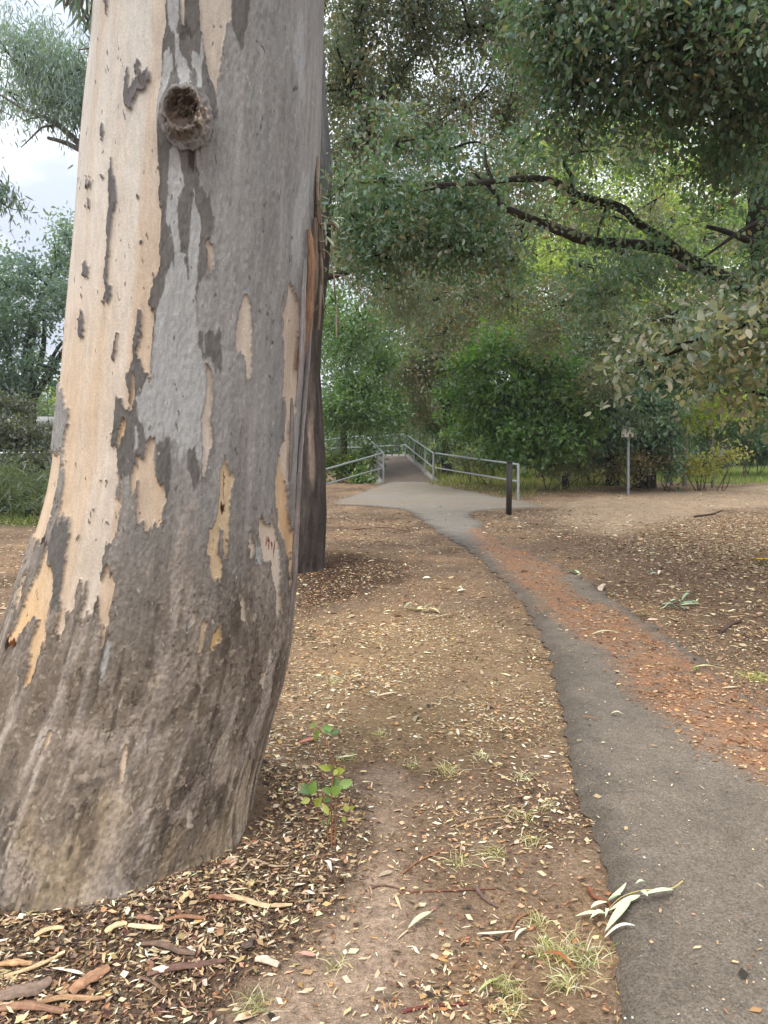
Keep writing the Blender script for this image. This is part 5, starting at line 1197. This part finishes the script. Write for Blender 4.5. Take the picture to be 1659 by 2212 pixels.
limbit = [(1000, 440, 9.4, 130, 45, .7, 1.0), (860, 440, 9.4, 110, 60, .7, 1.1), (760, 460, 9.2, 60, 50, .6, 1.0), (960, 405, 8.1, 70, 24, .3, .5), (830, 400, 8.1, 80, 28, .3, .9), (745, 410, 8.1, 40, 30, .3, 1.0), (1120, 392, 8.2, 40, 14, .2, .4), (1240, 440, 8.2, 60, 26, .2, .5), (1330, 470, 8.3, 60, 24, .2, .5), (1420, 540, 8.5, 60, 24, .2, .7), (1180, 470, 8.2, 50, 24, .2, .6), (1500, 580, 8.7, 50, 24, .2, .7), (1290, 530, 8.5, 50, 18, .2, .5), (1060, 400, 8.1, 40, 20, .2, .5), (900, 520, 9.2, 130, 50, .7, 1.1), (1020, 540, 9.2, 110, 60, .7, 1.1), (830, 570, 9.4, 80, 50, .7, .9), (1100, 570, 9.4, 60, 50, .7, .6), (980, 320, 9.0, 100, 40, .7, .7), (850, 310, 9.2, 90, 50, .7, .7), (1130, 310, 9.0, 60, 40, .6, .7), (1250, 575, 9.4, 70, 30, .5, .5), (1400, 595, 9.6, 110, 30, .6, .8), (1330, 640, 9.6, 90, 50, .7, .8)]
tree("broadleaf_tree", "dark broadleaf tree at the right edge with two long crooked limbs above the path", "tree", pb, tp, B(lf, .52, 24, nearit) + B(lf, .52, 24, limbit), lf, DKG + DKG[:2] + GREY[:3] + BRN[:1], 301, mat=M_LEAFD, droop=.7, per=30, sprig=.30, aspect=.52, bark=(.05, .043, .036))
# low bough of big pale backed leaves at the right
lf = .082; pb = base_at(1830, 7.4)
low = [(1560, 705, 6.9, 80, 26, .5, 2.2), (1460, 745, 6.8, 80, 24, .5, 2.1), (1385, 785, 7.0, 55, 22, .4, 1.9), (1350, 800, 7.0, 30, 14, .3, .8), (1600, 770, 7.2, 90, 40, .6, 1.7), (1520, 810, 7.4, 70, 30, .5, 1.4), (1640, 680, 7.0, 60, 40, .5, 2.2), (1740, 740, 7.0, 90, 90, .8, 1.2), (1610, 620, 7.4, 50, 30, .5, .9), (1640, 850, 7.4, 60, 60, .6, 1.0)]
tree("broadleaf_tree", "low bough of large pale backed leaves hanging in from the right edge", "tree", pb, [([pb - [0, 0, .1]] + path_pts([(1840, 900, 7.3), (1810, 740, 7.2), (1700, 690, 7.1), (1600, 700, 7.0), (1480, 750, 6.9), (1380, 790, 6.9)]), [.14, .12, .09, .06, .04, .022, .008])], B(lf, .55, 20, low), lf,
     [lin(168, 158, 136), lin(116, 130, 104), lin(180, 168, 146), lin(92, 114, 84), lin(104, 122, 96), lin(82, 106, 76), lin(188, 178, 156)], 302, droop=.35, per=20, sprig=.30, aspect=.55, bark=(.03, .026, .022))
# grey green tree whose trunk hides behind the gum
lf = .070; pb = base_at(560, 13.5)
can = [(760, 60, 13, 80, 80, 1.6, 1.5), (880, 30, 13, 100, 70, 1.6, 1.5), (1010, 60, 13.5, 110, 70, 1.6, 1.2), (1100, 30, 14, 90, 60, 1.6, 1.4), (760, 190, 13.5, 80, 70, 1.6, 1.8), (870, 170, 14, 80, 60, 1.6, 1.1), (1010, 230, 14, 90, 60, 1.6, 1.0), (800, 300, 13.5, 90, 60, 1.6, 1.7), (930, 300, 14, 80, 60, 1.6, 1.4), (1090, 260, 14.5, 90, 60, 1.6, 1.2), (1150, 170, 14.5, 70, 80, 1.6, 1.3), (760, 520, 13.5, 60, 70, 1.4, 1.5), (860, 620, 14, 80, 70, 1.5, 1.2), (960, 640, 14, 70, 50, 1.4, 1.0), (900, -70, 13, 250, 60, 2, 1.5), (730, 380, 13.2, 40, 60, 1, 1.3)]
tree("broadleaf_tree", "tall grey green tree filling the top centre between the gum and the dark limbs", "tree", pb, [([pb - [0, 0, .1]] + path_pts([(560, 800, 13.5), (600, 400, 13.5), (660, 100, 13.5), (760, -150, 13.5)]), [.28, .24, .2, .15, .06]), (path_pts([(590, 420, 13.5), (720, 330, 13.6), (800, 250, 13.7), (870, 150, 13.8), (960, 60, 13.9)]), [.1, .08, .06, .04, .015]), (path_pts([(570, 640, 13.5), (700, 600, 13.6), (860, 560, 13.8)]), [.08, .06, .02])],
     B(lf, .5, 26, can), lf, GREY + BRN[:1], 303, droop=.6, per=26, sprig=.34, aspect=.5)
# brown tinged tree behind the bridge
lf = .12; pb = base_at(966, 33)
brn = [(930, 700, 32, 90, 80, 2.5, 1.5), (1020, 640, 32, 90, 80, 2.5, 1.4), (880, 800, 32, 70, 60, 2.2, 1.4), (960, 790, 32.5, 80, 70, 2.2, 1.2), (860, 640, 32, 60, 70, 2.2, 1.1), (1000, 540, 32, 100, 60, 2.5, 1.2), (920, 560, 32, 80, 60, 2.5, 1), (1010, 860, 33, 50, 50, 2, 1.2), (890, 890, 33, 50, 40, 2, 1.1)]
tree("broadleaf_tree", "brown tinged tree with a dark upright trunk behind the footbridge ramp", "tree", pb, [([pb - [0, 0, .1]] + path_pts([(966, 900, 33), (965, 800, 33), (960, 640, 33), (970, 480, 33)]), [.24, .2, .18, .12, .04]), (path_pts([(966, 860, 33), (990, 820, 33), (1030, 780, 33)]), [.1, .07, .03]), (path_pts([(966, 880, 33), (925, 830, 33), (890, 800, 33)]), [.1, .07, .03])], B(lf, .5, 26, brn), lf, BRN + MIDG[:2], 304, droop=.6, per=26, sprig=.5, aspect=.5, bark=(.035, .03, .026))
# bright green tree left of the bridge
lf = .13; pb = base_at(742, 29)
frs = [(735, 730, 28, 60, 60, 2, 1.0), (790, 700, 28, 60, 60, 2, .9), (750, 830, 28, 60, 60, 2, 1.6), (820, 800, 29, 60, 60, 2, 1.2), (730, 900, 27, 50, 50, 1.6, 1.8), (790, 890, 28, 60, 45, 1.8, 1.7), (840, 900, 29, 50, 40, 1.8, 1.3), (720, 650, 28, 40, 50, 2, .8), (830, 870, 30, 50, 40, 1.6, 1.2)]
tree("broadleaf_tree", "bright green tree overhanging the bridge railing beside the second trunk", "tree", pb, [([pb - [0, 0, .1]] + path_pts([(742, 950, 29), (745, 850, 29), (760, 720, 29), (780, 640, 29)]), [.16, .14, .12, .07, .03]), (path_pts([(744, 880, 29), (790, 800, 29), (820, 740, 29)]), [.07, .05, .02])], B(lf, .55, 24, frs), lf, FRESH + MIDG[:1], 305, droop=.5, per=24, sprig=.5, aspect=.55)
# trees further back, their backlit glow put into the lime leaf colour
lf = .17; lim = [(1160, 560, 40, 100, 70, 3, 1.3), (1290, 480, 40, 100, 70, 3, 1.5), (1420, 500, 40, 90, 80, 3, 1.5), (1540, 470, 40, 90, 80, 3, 1.4), (1250, 610, 40, 110, 60, 3, 1.5), (1380, 620, 40, 100, 60, 3, 1.5), (1120, 670, 39, 100, 50, 3, 1.2), (1500, 590, 40, 90, 60, 3, 1.3), (1620, 560, 40, 70, 90, 3, 1.2), (1230, 390, 41, 80, 50, 3, 1.0), (1450, 390, 41, 90, 60, 3, 1.1), (1360, 330, 41, 90, 60, 3, 1.4), (1290, 290, 41, 80, 60, 3, 1.2), (1440, 300, 41, 80, 50, 3, 1.2), (1540, 340, 41, 80, 70, 3, 1.2), (1180, 320, 41, 70, 60, 3, .9)]
pb = base_at(1300, 41)
tree("broadleaf_tree", "tall tree with a painted lime backlit glow behind the crooked limbs", "tree", pb, [([pb - [0, 0, .1]] + path_pts([(1300, 850, 41), (1290, 650, 41), (1320, 450, 41)]), [.35, .3, .24, .08]), (path_pts([(1296, 760, 41), (1380, 640, 41), (1460, 520, 41)]), [.16, .12, .04])], B(lf, .6, 24, lim[:3] + lim[4:6] + lim[9:]), lf, LIME, 306, mat=M_LIME, droop=.4, per=24, sprig=.65, aspect=.6)
pb = base_at(1560, 42)
tree("broadleaf_tree", "second tree with backlight painted lime behind the right hand trunk", "tree", pb, [([pb - [0, 0, .1]] + path_pts([(1560, 850, 42), (1555, 650, 42), (1550, 480, 42)]), [.3, .26, .2, .07])], B(lf, .6, 24, [lim[3], lim[7], lim[8]]), lf, LIME + FRESH[:2], 307, mat=M_LIME, droop=.4, per=24, sprig=.65, aspect=.6)
pb = base_at(1110, 40)
tree("broadleaf_tree", "thin tree with backlight painted yellow green between the bridge and the dark bushy tree", "tree", pb, [([pb - [0, 0, .1]] + path_pts([(1110, 850, 40), (1105, 650, 40), (1115, 560, 40)]), [.2, .16, .12, .05])], B(lf, .6, 24, [lim[6], (1080, 600, 39, 60, 60, 2.5, 1.2), (1060, 720, 38, 60, 40, 2.5, 1)]), lf, LIME + MIDG, 308, mat=M_LIME, droop=.4, per=24, sprig=.6, aspect=.6)
# olive canopy filling the middle distance
lf = .10; pb = base_at(1790, 21)
mid = [(1300, 450, 20.4, 100, 50, 2, .22), (1420, 430, 20.4, 90, 50, 2, .25), (1520, 520, 20.6, 90, 50, 2, .3), (1350, 560, 20.6, 90, 40, 2, .3), (1380, 320, 20.2, 80, 50, 2, .7), (780, 420, 20, 90, 90, 2, .8), (900, 440, 20, 100, 80, 2, .9), (1020, 420, 20, 100, 80, 2, .9), (760, 560, 20, 70, 60, 2, .6), (880, 560, 20, 90, 70, 2, .8), (1000, 570, 20, 90, 70, 2, .9), (1120, 520, 20.5, 90, 70, 2, .55), (1130, 380, 20, 90, 60, 2, .7), (1240, 320, 20, 80, 60, 2, .7), (1100, 640, 20.5, 80, 50, 2, .9), (1230, 660, 21, 90, 50, 2, .9), (1180, 720, 21, 80, 40, 2, .9), (1340, 720, 21, 100, 50, 2, 1.2), (1450, 690, 21, 90, 60, 2, 1.0), (1560, 660, 21, 80, 60, 2, .9), (1650, 700, 21, 70, 80, 2, 1.0), (820, 250, 20, 90, 80, 2, .6), (940, 160, 20, 70, 50, 2, .35), (1120, 120, 20, 100, 80, 2, .6), (740, 120, 20, 60, 100, 2, .7), (1300, 820, 22.5, 70, 50, 1.6, 1.2), (960, 720, 21, 70, 50, 1.6, .7)]
tree("broadleaf_tree", "olive and brown leaved canopy filling the middle distance behind the crooked limbs", "tree", pb, [([pb - [0, 0, .1]] + path_pts([(1785, 900, 21), (1770, 760, 21), (1730, 600, 21), (1640, 400, 20.6), (1500, 200, 20.4)]), [.24, .2, .18, .15, .1, .03]), (path_pts([(1735, 620, 21), (1600, 600, 20.8), (1400, 560, 20.6), (1180, 480, 20.3), (960, 430, 20.1), (800, 400, 20)]), [.13, .11, .09, .07, .045, .015]), (path_pts([(1760, 730, 21), (1600, 670, 21), (1420, 690, 21), (1250, 700, 21)]), [.09, .07, .05, .02])],
     B(lf, .5, 26, mid), lf, MIDG + BRN + GREY[:2], 320, droop=.6, per=26, sprig=.4, aspect=.5, gap=.25, gapscale=1.2)
# dark bushy tree over the post
lf = .125; pb = base_at(1222, 25.5)
dk_ = [(1085, 745, 23.5, 80, 36, 1.4, 1.5), (1040, 790, 23.5, 80, 34, 1.4, 1.4), (1140, 790, 23.5, 100, 44, 1.6, 1.7), (1000, 850, 23.8, 56, 30, 1.2, 1.2), (1090, 860, 23.3, 110, 50, 1.6, 2.2), (1190, 880, 23.3, 100, 54, 1.6, 2.2), (975, 900, 24.5, 34, 20, 1, .8), (1040, 920, 23.5, 70, 34, 1.2, 1.8), (1120, 935, 23, 100, 40, 1.4, 2.4), (1215, 945, 23, 70, 40, 1.2, 2.4), (1090, 975, 22.6, 60, 20, .8, 1.8), (1180, 980, 22.8, 60, 18, .8, 1.8), (1265, 910, 23.6, 50, 50, 1.2, 1.6), (1210, 800, 24, 60, 50, 1.4, 1.2), (1180, 720, 24.5, 60, 30, 1.4, .9)]
tree("broadleaf_tree", "wide dense dark green tree hanging low behind the square post", "tree", pb, [([pb - [0, 0, .1]] + path_pts([(1220, 980, 25.4), (1195, 900, 24.8), (1140, 830, 24), (1100, 760, 23.6)]), [.12, .10, .08, .06, .02]), (path_pts([(1195, 920, 24.9), (1120, 890, 24), (1040, 870, 23.6)]), [.07, .045, .015])], B(lf, .62, 24, dk_), lf, [lin(80, 116, 44), lin(68, 104, 40), lin(104, 142, 52), lin(60, 90, 38), lin(116, 138, 58)], 309, mat=M_LEAF, droop=.7, per=24, sprig=.42, aspect=.62, bark=(.03, .026, .022))
# dark foliage and trunks to the right
lf = .13; pb = base_at(1325, 26.5)
d2_ = [(1352, 905, 22.0, 34, 16, .25, 1.8), (1395, 915, 22.2, 30, 14, .3, 1.6), (1330, 860, 24.6, 70, 50, 1.5, 2.4), (1400, 880, 24.6, 70, 50, 1.5, 2.4), (1310, 920, 24.4, 50, 45, 1.2, 2.2), (1390, 930, 24.4, 60, 35, 1.2, 2.0), (1440, 960, 24.1, 32, 50, .8, 2.2), (1450, 1005, 23.9, 18, 30, .5, 2.0), (1270, 850, 25.1, 50, 60, 1.5, 2), (1290, 780, 25.6, 80, 50, 1.6, 1.6), (1400, 800, 25.6, 90, 50, 1.6, 1.6), (1190, 730, 26.6, 90, 50, 1.8, 1.5), (1300, 700, 26.6, 100, 50, 1.8, 1.4)]
tree("broadleaf_tree", "dark leaved tree with a thick brown trunk behind the small white sign", "tree", pb, [([pb - [0, 0, .1]] + path_pts([(1325, 960, 26.5), (1330, 860, 26.4), (1345, 740, 26.3)]), [.26, .22, .2, .08]), (path_pts([(1328, 900, 26.4), (1400, 830, 25.5), (1450, 900, 24.4)]), [.1, .07, .02])], B(lf, .55, 24, d2_), lf, DKG + [lin(88, 92, 68)], 310, mat=M_LEAFD, droop=.9, per=24, sprig=.42, aspect=.55, bark=(.06, .04, .032))
pb = base_at(1392, 25.5)
tree("broadleaf_tree", "stout dark trunk standing just right of the sign pole", "tree", pb, [([pb - [0, 0, .1]] + path_pts([(1392, 960, 25.5), (1385, 860, 25.5), (1400, 700, 25.5)]), [.42, .36, .3, .1])], B(.13, .55, 24, [(1430, 740, 25, 90, 60, 2, 1.5), (1520, 740, 25, 90, 60, 2, 1.4), (1380, 720, 26, 70, 50, 2, 1.2)]), .13, BRN + DKG[:2], 311, droop=.6, per=24, sprig=.5, aspect=.55, bark=(.035, .028, .024))
pb = base_at(1481, 27)
tree("slender_tree", "slender pale grey trunk rising from yellowing shrubs at the right", "tree", pb, [([pb - [0, 0, .1]] + path_pts([(1480, 960, 27), (1478, 880, 27), (1484, 760, 27)]), [.11, .1, .085, .04])], B(.13, .55, 24, [(1490, 830, 27, 60, 50, 1.6, 1.0), (1540, 800, 27, 70, 60, 1.6, 1.0)]), .13, FRESH + BRN[:2], 312, droop=.6, per=24, sprig=.45, aspect=.55, bark=(.26, .22, .19))
pb = base_at(1542, 26)
tree("slender_tree", "thin leaning pale stem among the yellow leaved shrubs", "tree", pb, [([pb - [0, 0, .1]] + path_pts([(1538, 960, 26), (1534, 900, 26), (1530, 840, 26)]), [.05, .045, .04, .02])], B(.12, .55, 20, [(1590, 880, 25, 60, 40, 1.2, 1.0), (1530, 890, 25.5, 50, 40, 1.2, .9)]), .12, LIME[:3] + [lin(196, 184, 110)], 313, mat=M_LIME, droop=.4, per=20, sprig=.4, aspect=.55, bark=(.22, .19, .16))
def shrub(label, items, leaf, asp, cols, seed, mat=M_LEAF, name="shrub", per=20, sprig=.28, droop=.3, flat=.5, tpl=T_OVAL):
    dx, dy, Y = items[0][:3]; pb = base_at(dx, Y)
    r = np.random.default_rng(seed); st = []
    for it in items:
        c = at(*it[:3]); b0 = np.array([c[0] * .6 + pb[0] * .4, c[1], float(gz(c[0], c[1])) - .05])
        for _ in range(3):
            e = c + r.normal(size=3) * [it[3] * Y / FPX * .5, .2, it[4] * Y / FPX * .4]; st.append(([b0 + r.normal(size=3) * [.12, .1, 0], (b0 + e) / 2 + r.normal(size=3) * .08, e], [.02, .014, .005]))
    return tree(name, label, "shrub", pb, st, B(leaf, asp, per, items), leaf, cols, seed, mat=mat, droop=droop, per=per, sprig=sprig, aspect=asp, flat=flat, tpl=tpl, bark=(.10, .08, .06), crown_name="foliage")
YEL = [lin(176, 176, 104), lin(150, 158, 88), lin(188, 170, 108), lin(128, 140, 80)]
shrub("yellowing shrub with sparse pale leaves at the edge of the right lawn", [(1530, 1000, 24.5, 44, 28, .8, .9), (1575, 988, 24.5, 36, 26, .8, .6), (1490, 1004, 24.5, 36, 28, .8, .8)], .11, .5, YEL, 321, M_LIME)
shrub("brownish shrub below the dark hanging foliage right of the sign", [(1440, 1000, 24, 40, 34, .7, 1.2), (1380, 1000, 24, 36, 34, .7, 1.3), (1340, 1010, 24.3, 30, 26, .6, 1.0)], .10, .5, BRN + YEL[:1], 322)
shrub("low green shrub between the right handrail and the square post", [(1050, 998, 25, 50, 22, .7, 1.1), (1005, 992, 26, 36, 22, .7, 1.2)], .10, .5, MIDG + BRN[:2], 323)
shrub("low green shrub right of the square post under the dark tree", [(1190, 1008, 23.5, 46, 22, .7, 1.2), (1245, 1005, 23.8, 36, 24, .7, 1.2)], .10, .5, MIDG + BRN[:2], 328)
shrub("leafy green shrub against the outer side of the right handrail", [(985, 955, 31, 46, 30, .6, 1.3), (940, 925, 33, 30, 26, .5, 1.2), (1010, 985, 29.5, 36, 20, .5, 1.2)], .12, .55, FRESH + YEL[:1], 324)
shrub("leafy green shrub growing low behind the left handrail", [(760, 1005, 27, 44, 30, .5, 2.2), (792, 985, 28, 28, 26, .5, 1.6), (724, 1000, 27, 30, 36, .5, 2.0), (765, 1035, 26, 36, 16, .4, 1.8), (800, 1026, 26.6, 14, 14, .3, 1.4)], .13, .6, FRESH + [lin(150, 150, 70)], 325)
shrub("olive shrub behind the pole sign and brown trunk", [(1290, 985, 27, 50, 40, .8, 1.3), (1240, 975, 27, 40, 36, .8, 1.3)], .11, .5, MIDG + BRN, 326)
shrub("dark shrub at the far right behind the small lawn", [(1640, 960, 34, 60, 40, 1, 2.2), (1720, 950, 34, 60, 50, 1, 2.2), (1600, 930, 34, 50, 40, 1, 1.6)], .14, .5, DKG, 327, M_LEAFD)
for k_, (lab, its) in enumerate([
        ("dim green undergrowth behind the bridge's right railing", [(900, 880, 38, 60, 60, 1.5, 1.3), (1000, 900, 36, 70, 60, 1.5, 1.5), (950, 800, 40, 60, 60, 1.5, 1.0)]),
        ("dim green undergrowth behind the dark bushy tree", [(1090, 900, 31, 80, 80, 1.6, 1.5), (1200, 900, 30, 80, 70, 1.6, 1.5), (1150, 760, 33, 90, 60, 1.6, 1.1)]),
        ("dim olive undergrowth behind the brown trunk and sign", [(1320, 900, 32, 80, 70, 1.6, 1.5), (1420, 880, 32, 80, 80, 1.6, 1.5), (1370, 760, 34, 90, 60, 1.6, 1.1)]),
        ("dim green undergrowth behind the slender pale trunk", [(1540, 890, 32, 80, 70, 1.6, 1.4), (1640, 860, 31, 70, 90, 1.6, 1.5), (1600, 740, 34, 90, 70, 1.6, 1.2)])]):
    shrub(lab, its, .13, .5, [MIDG + BRN[:2], DKG + MIDG, BRN + MIDG[:2], MIDG + FRESH[:2]][k_], 360 + k_, sprig=.45)
# left side
lf = .17; pb = base_at(330, 20)
lg = [(30, 130, 20, 50, 50, 2, 1.9), (100, 110, 20, 45, 40, 2, 1.5), (80, 180, 20, 70, 50, 2, 2.0), (160, 160, 20, 50, 60, 2, 1.8), (20, 200, 20, 40, 30, 2, 1.3), (140, 230, 20, 50, 34, 2, 1.2), (186, 240, 20, 26, 60, 1.6, 1.5), (70, 235, 20, 40, 20, 1.5, .7), (160, 280, 20, 30, 24, 1.4, .5), (200, 110, 20, 24, 50, 1.4, 1.6), (-60, 150, 20, 60, 70, 2, 1.8)]
tree("gum_tree", "distant gum with a drooping blue green crown and bare dead twigs at the top left", "tree", pb, [([pb - [0, 0, .1]] + path_pts([(330, 800, 20), (320, 500, 20), (300, 300, 20), (290, 100, 20)]), [.4, .34, .3, .22, .1]),
    (path_pts([(312, 420, 20), (240, 370, 20), (195, 332, 20), (160, 300, 20), (120, 266, 20), (60, 240, 20), (0, 205, 20)]), [.14, .11, .09, .08, .065, .045, .02]), (path_pts([(312, 440, 20), (240, 380, 20), (180, 330, 20), (140, 308, 20), (103, 298, 20)]), [.09, .08, .07, .055, .04]),
    (path_pts([(125, 270, 20), (108, 272, 20), (90, 276, 20), (70, 295, 20), (45, 319, 20)]), [.04, .034, .028, .02, .01]), (path_pts([(98, 250, 20), (75, 254, 20), (48, 262, 20)]), [.03, .022, .01]), (path_pts([(195, 320, 20), (188, 280, 20), (175, 240, 20), (150, 190, 20), (100, 165, 20)]), [.08, .065, .05, .035, .012]), (path_pts([(110, 275, 20), (118, 285, 20), (124, 300, 20)]), [.02, .014, .006])],
    B(lf, .2, 26, lg), lf, [lin(128, 146, 142), lin(112, 132, 130), lin(140, 152, 144)], 331, droop=1.3, per=26, sprig=.5, aspect=.2, tpl=T_GUM, bark=(.16, .14, .13), gap=.3, gapscale=1.0)
pb = base_at(-150, 14)
tree("gum_tree", "thin hanging gum branch with a few leaves at the left edge below the clouds", "tree", pb, [([pb - [0, 0, .1]] + path_pts([(-160, 700, 14), (-120, 450, 14), (-60, 400, 14), (0, 436, 14), (18, 450, 14), (26, 480, 14)]), [.14, .12, .06, .03, .015, .01, .004]), (path_pts([(0, 438, 14), (30, 452, 14), (56, 452, 14)]), [.01, .008, .003]), (path_pts([(24, 465, 14), (22, 495, 14), (32, 516, 14)]), [.008, .006, .002]), (path_pts([(-40, 220, 14), (0, 238, 14), (24, 250, 14), (30, 262, 14)]), [.012, .01, .007, .003]), (path_pts([(-60, 400, 14), (-80, 260, 14), (-40, 220, 14)]), [.03, .02, .012])],
     B(.14, .22, 16, [(2, 390, 14, 16, 24, .4, 1.2), (14, 420, 14, 18, 12, .3, 1.1), (30, 425, 14, 16, 14, .3, 1.0), (-40, 400, 14, 40, 40, .6, 1.2), (50, 440, 14, 6, 5, .1, .6)]), .14, [lin(120, 134, 128), lin(104, 122, 116)], 332, droop=1.2, per=16, sprig=.22, aspect=.22, tpl=T_GUM, bark=(.14, .12, .11))
lf = .16; pb = base_at(62, 29)
rnd = [(120, 540, 28, 44, 44, 2, 1.12), (150, 520, 28, 34, 40, 1.6, 1.20), (70, 590, 28, 60, 46, 2.4, 1.20), (20, 620, 28, 50, 50, 2.4, 1.28), (130, 640, 28, 50, 50, 2.4, 1.28), (60, 690, 28, 80, 50, 2.6, 1.12), (10, 740, 28, 50, 60, 2.4, 1.44), (90, 790, 28, 60, 40, 2.2, 0.96), (30, 840, 28, 60, 50, 2.4, 1.60), (-50, 640, 28, 50, 90, 2.4, 1.28), (-40, 820, 28, 60, 80, 2.4, 1.44), (180, 720, 28, 40, 60, 2, 0.80)]
tree("broadleaf_tree", "rounded dark green tree with several trunks left of the huge gum", "tree", pb, [([pb - [0, 0, .1]] + path_pts([(60, 900, 29), (62, 760, 29), (90, 640, 29), (130, 560, 29)]), [.3, .26, .2, .12, .04]), (path_pts([(60, 880, 29), (110, 800, 29), (150, 740, 28.6), (175, 690, 28.4)]), [.16, .13, .1, .05]), (path_pts([(58, 890, 29), (20, 780, 29), (8, 680, 29), (0, 600, 29)]), [.16, .13, .1, .04]), (path_pts([(62, 860, 29), (92, 760, 29), (95, 660, 29)]), [.12, .1, .05]), (path_pts([(100, 800, 28.8), (130, 745, 28.6), (160, 730, 28.5)]), [.08, .06, .03])],
     B(lf, .5, 24, rnd), lf, [lin(114, 136, 124), lin(100, 124, 112), lin(126, 144, 130), lin(94, 114, 106)], 333, droop=.5, per=24, sprig=.5, aspect=.5, gap=.2, gapscale=1.1)
shrub("dark olive shrubs before the shed on the left", [(30, 940, 22, 60, 44, 1, 2.4), (95, 955, 22.5, 40, 34, .9, 1.6), (-50, 930, 22, 50, 60, 1, 2.2), (60, 1000, 21, 60, 34, .9, 2.2), (120, 1005, 21.5, 34, 30, .8, 2.2), (20, 880, 23, 60, 36, 1, 1.8), (180, 960, 23, 40, 50, .8, 1.5)], .11, .45, [lin(92, 96, 72), lin(78, 86, 66), lin(110, 104, 78), lin(66, 78, 58)], 334, M_LEAF, sprig=.36)
shrub("lime green bush peeping over the shed roof", [(118, 845, 34, 30, 22, 1, 1.6), (140, 860, 34, 24, 26, 1, 1.6), (160, 840, 34, 30, 30, 1, 1.2)], .14, .5, LIME, 335, M_LIME)
shrub("ferny green ground cover shrub along the left litter edge", [(20, 1075, 16.2, 60, 36, .9, 2.6), (85, 1080, 16.4, 40, 34, .8, 2.4), (-60, 1080, 16, 60, 40, .9, 2.4), (50, 1105, 15.4, 80, 20, .5, 2.2), (130, 1085, 16.6, 40, 34, .8, 2.0), (10, 1045, 17, 60, 26, .8, 1.8), (95, 1050, 17, 50, 26, .8, 1.6)], .16, .16, [lin(92, 106, 66), lin(78, 94, 58), lin(108, 114, 74), lin(96, 96, 68)], 336, M_LEAF, name="fern", sprig=.3, droop=-.5, flat=.2, tpl=T_GUM)

# grass of the far lawns: blades nobody could count
def grass(label, n, dens, x0, x1, y0, y1, cols, h, seed):
    r = np.random.default_rng(seed); X = r.uniform(x0, x1, n * 3); Yv = r.uniform(y0, y1, n * 3)
    k_ = r.random(n * 3) < dens(X, Yv); X, Yv = X[k_][:n], Yv[k_][:n]; m = len(X)
    b = np.stack([X, Yv, gz(X, Yv)], -1); d = unit(np.stack([r.normal(size=m) * .4, r.normal(size=m) * .4, np.ones(m)], -1)); L_ = h * (.4 + .9 * r.random(m))
    s = unit(np.stack([r.normal(size=m), r.normal(size=m) * .4, np.zeros(m)], -1)) * .013
    tip = b + d * L_[:, None] + np.stack([r.normal(size=m) * .05, r.normal(size=m) * .05, np.zeros(m)], -1)
    V = np.stack([b - s, b + s, tip], 1).reshape(-1, 3); c = np.repeat(pal(cols, m, r), 3, 0)
    o = link("grass", mesh_np("grass", V, np.arange(m * 3).reshape(-1, 3), np.clip(c, .01, .9)), M_GRASS); tag(o, label, None, None, "stuff")
LWN = LAWN
grass("short grass of the lawn strip before the far shrubs", 30000, lambda x, y: zone(LWN, .8, x, y, 1.5, .7, 8) * np.clip(.35 + .65 * sstep(23, 28, y), 0, 1), 1.5, 24, 21, 46, [lin(124, 132, 66), lin(142, 142, 80), lin(100, 118, 56), lin(164, 152, 96)], .2, 341)
grass("bright green lawn opening out at the far right behind the shrubs", 26000, lambda x, y: np.clip(zone(LWN, .8, x, y, 1.0, .7, 8) * sstep(10, 12, x), 0, 1), 10, 30, 25, 46, [lin(132, 158, 74), lin(116, 146, 62), lin(150, 164, 88)], .2, 343)
grass("short grass fringe below the ferny shrub on the left", 6000, lambda x, y: sstep(14.0, 14.8, y + .5 * fbm(x, y, seed=9)), -12, -4, 13.8, 17, [lin(112, 122, 62), lin(140, 136, 80), lin(92, 108, 54)], .14, 342)
# far woods: one mass beyond the bridge and on both sides
fw = MB(); r_ = np.random.default_rng(77); items = []
for q in range(64):
    dx = -900 + 3700 * (q + r_.random()) / 64; Y = r_.uniform(50, 62)
    items.append((dx, 930 - r_.uniform(0, 50), Y, 90, 80, 3, 1.7)); items.append((dx + 25, 960, Y - 6, 60, 36, 2.5, 1.6))
    if dx > 620 or dx < -100:
        items.append((dx + 20, 780 - r_.uniform(0, 80), Y + 2, 80, 90, 3, 1.0)); items.append((dx - 20, 560 - r_.uniform(0, 100), Y + 3, 80, 90, 3, .55))
crown(fw, B(.3, .5, 24, items), .3, MIDG + GREY[:2] + LIME[3:4], 351, per=24, sprig=1.1, aspect=.5, tpl=T_DIA)
V, F, C = fw.out(); o = link("far_woods", mesh_np("far_woods", V, F, C), M_LEAF); tag(o, "far green woods closing the view", None, None, "stuff")

# added volume standing in for a lens-flare veil; lifts the far darks
hz = MB(); hz.box((0, 0, 24), (1300, 1300, 54), (1, 1, 1)); V, F, C = hz.out()
m = bpy.data.materials.new("added_haze"); m.use_nodes = True; nt = m.node_tree; nt.nodes.remove(nt.nodes["Principled BSDF"])
pv = nt.nodes.new("ShaderNodeVolumePrincipled"); pv.inputs["Color"].default_value = (.93, .95, .97, 1); pv.inputs["Density"].default_value = ADDED_HAZE; pv.inputs["Anisotropy"].default_value = .3
nt.links.new(pv.outputs[0], nt.nodes["Material Output"].inputs["Volume"])
tag(link("added_haze", mesh_np("added_haze", V, F), m), "added thin veil that lifts the dark tones of the far trees", None, None, "stuff")
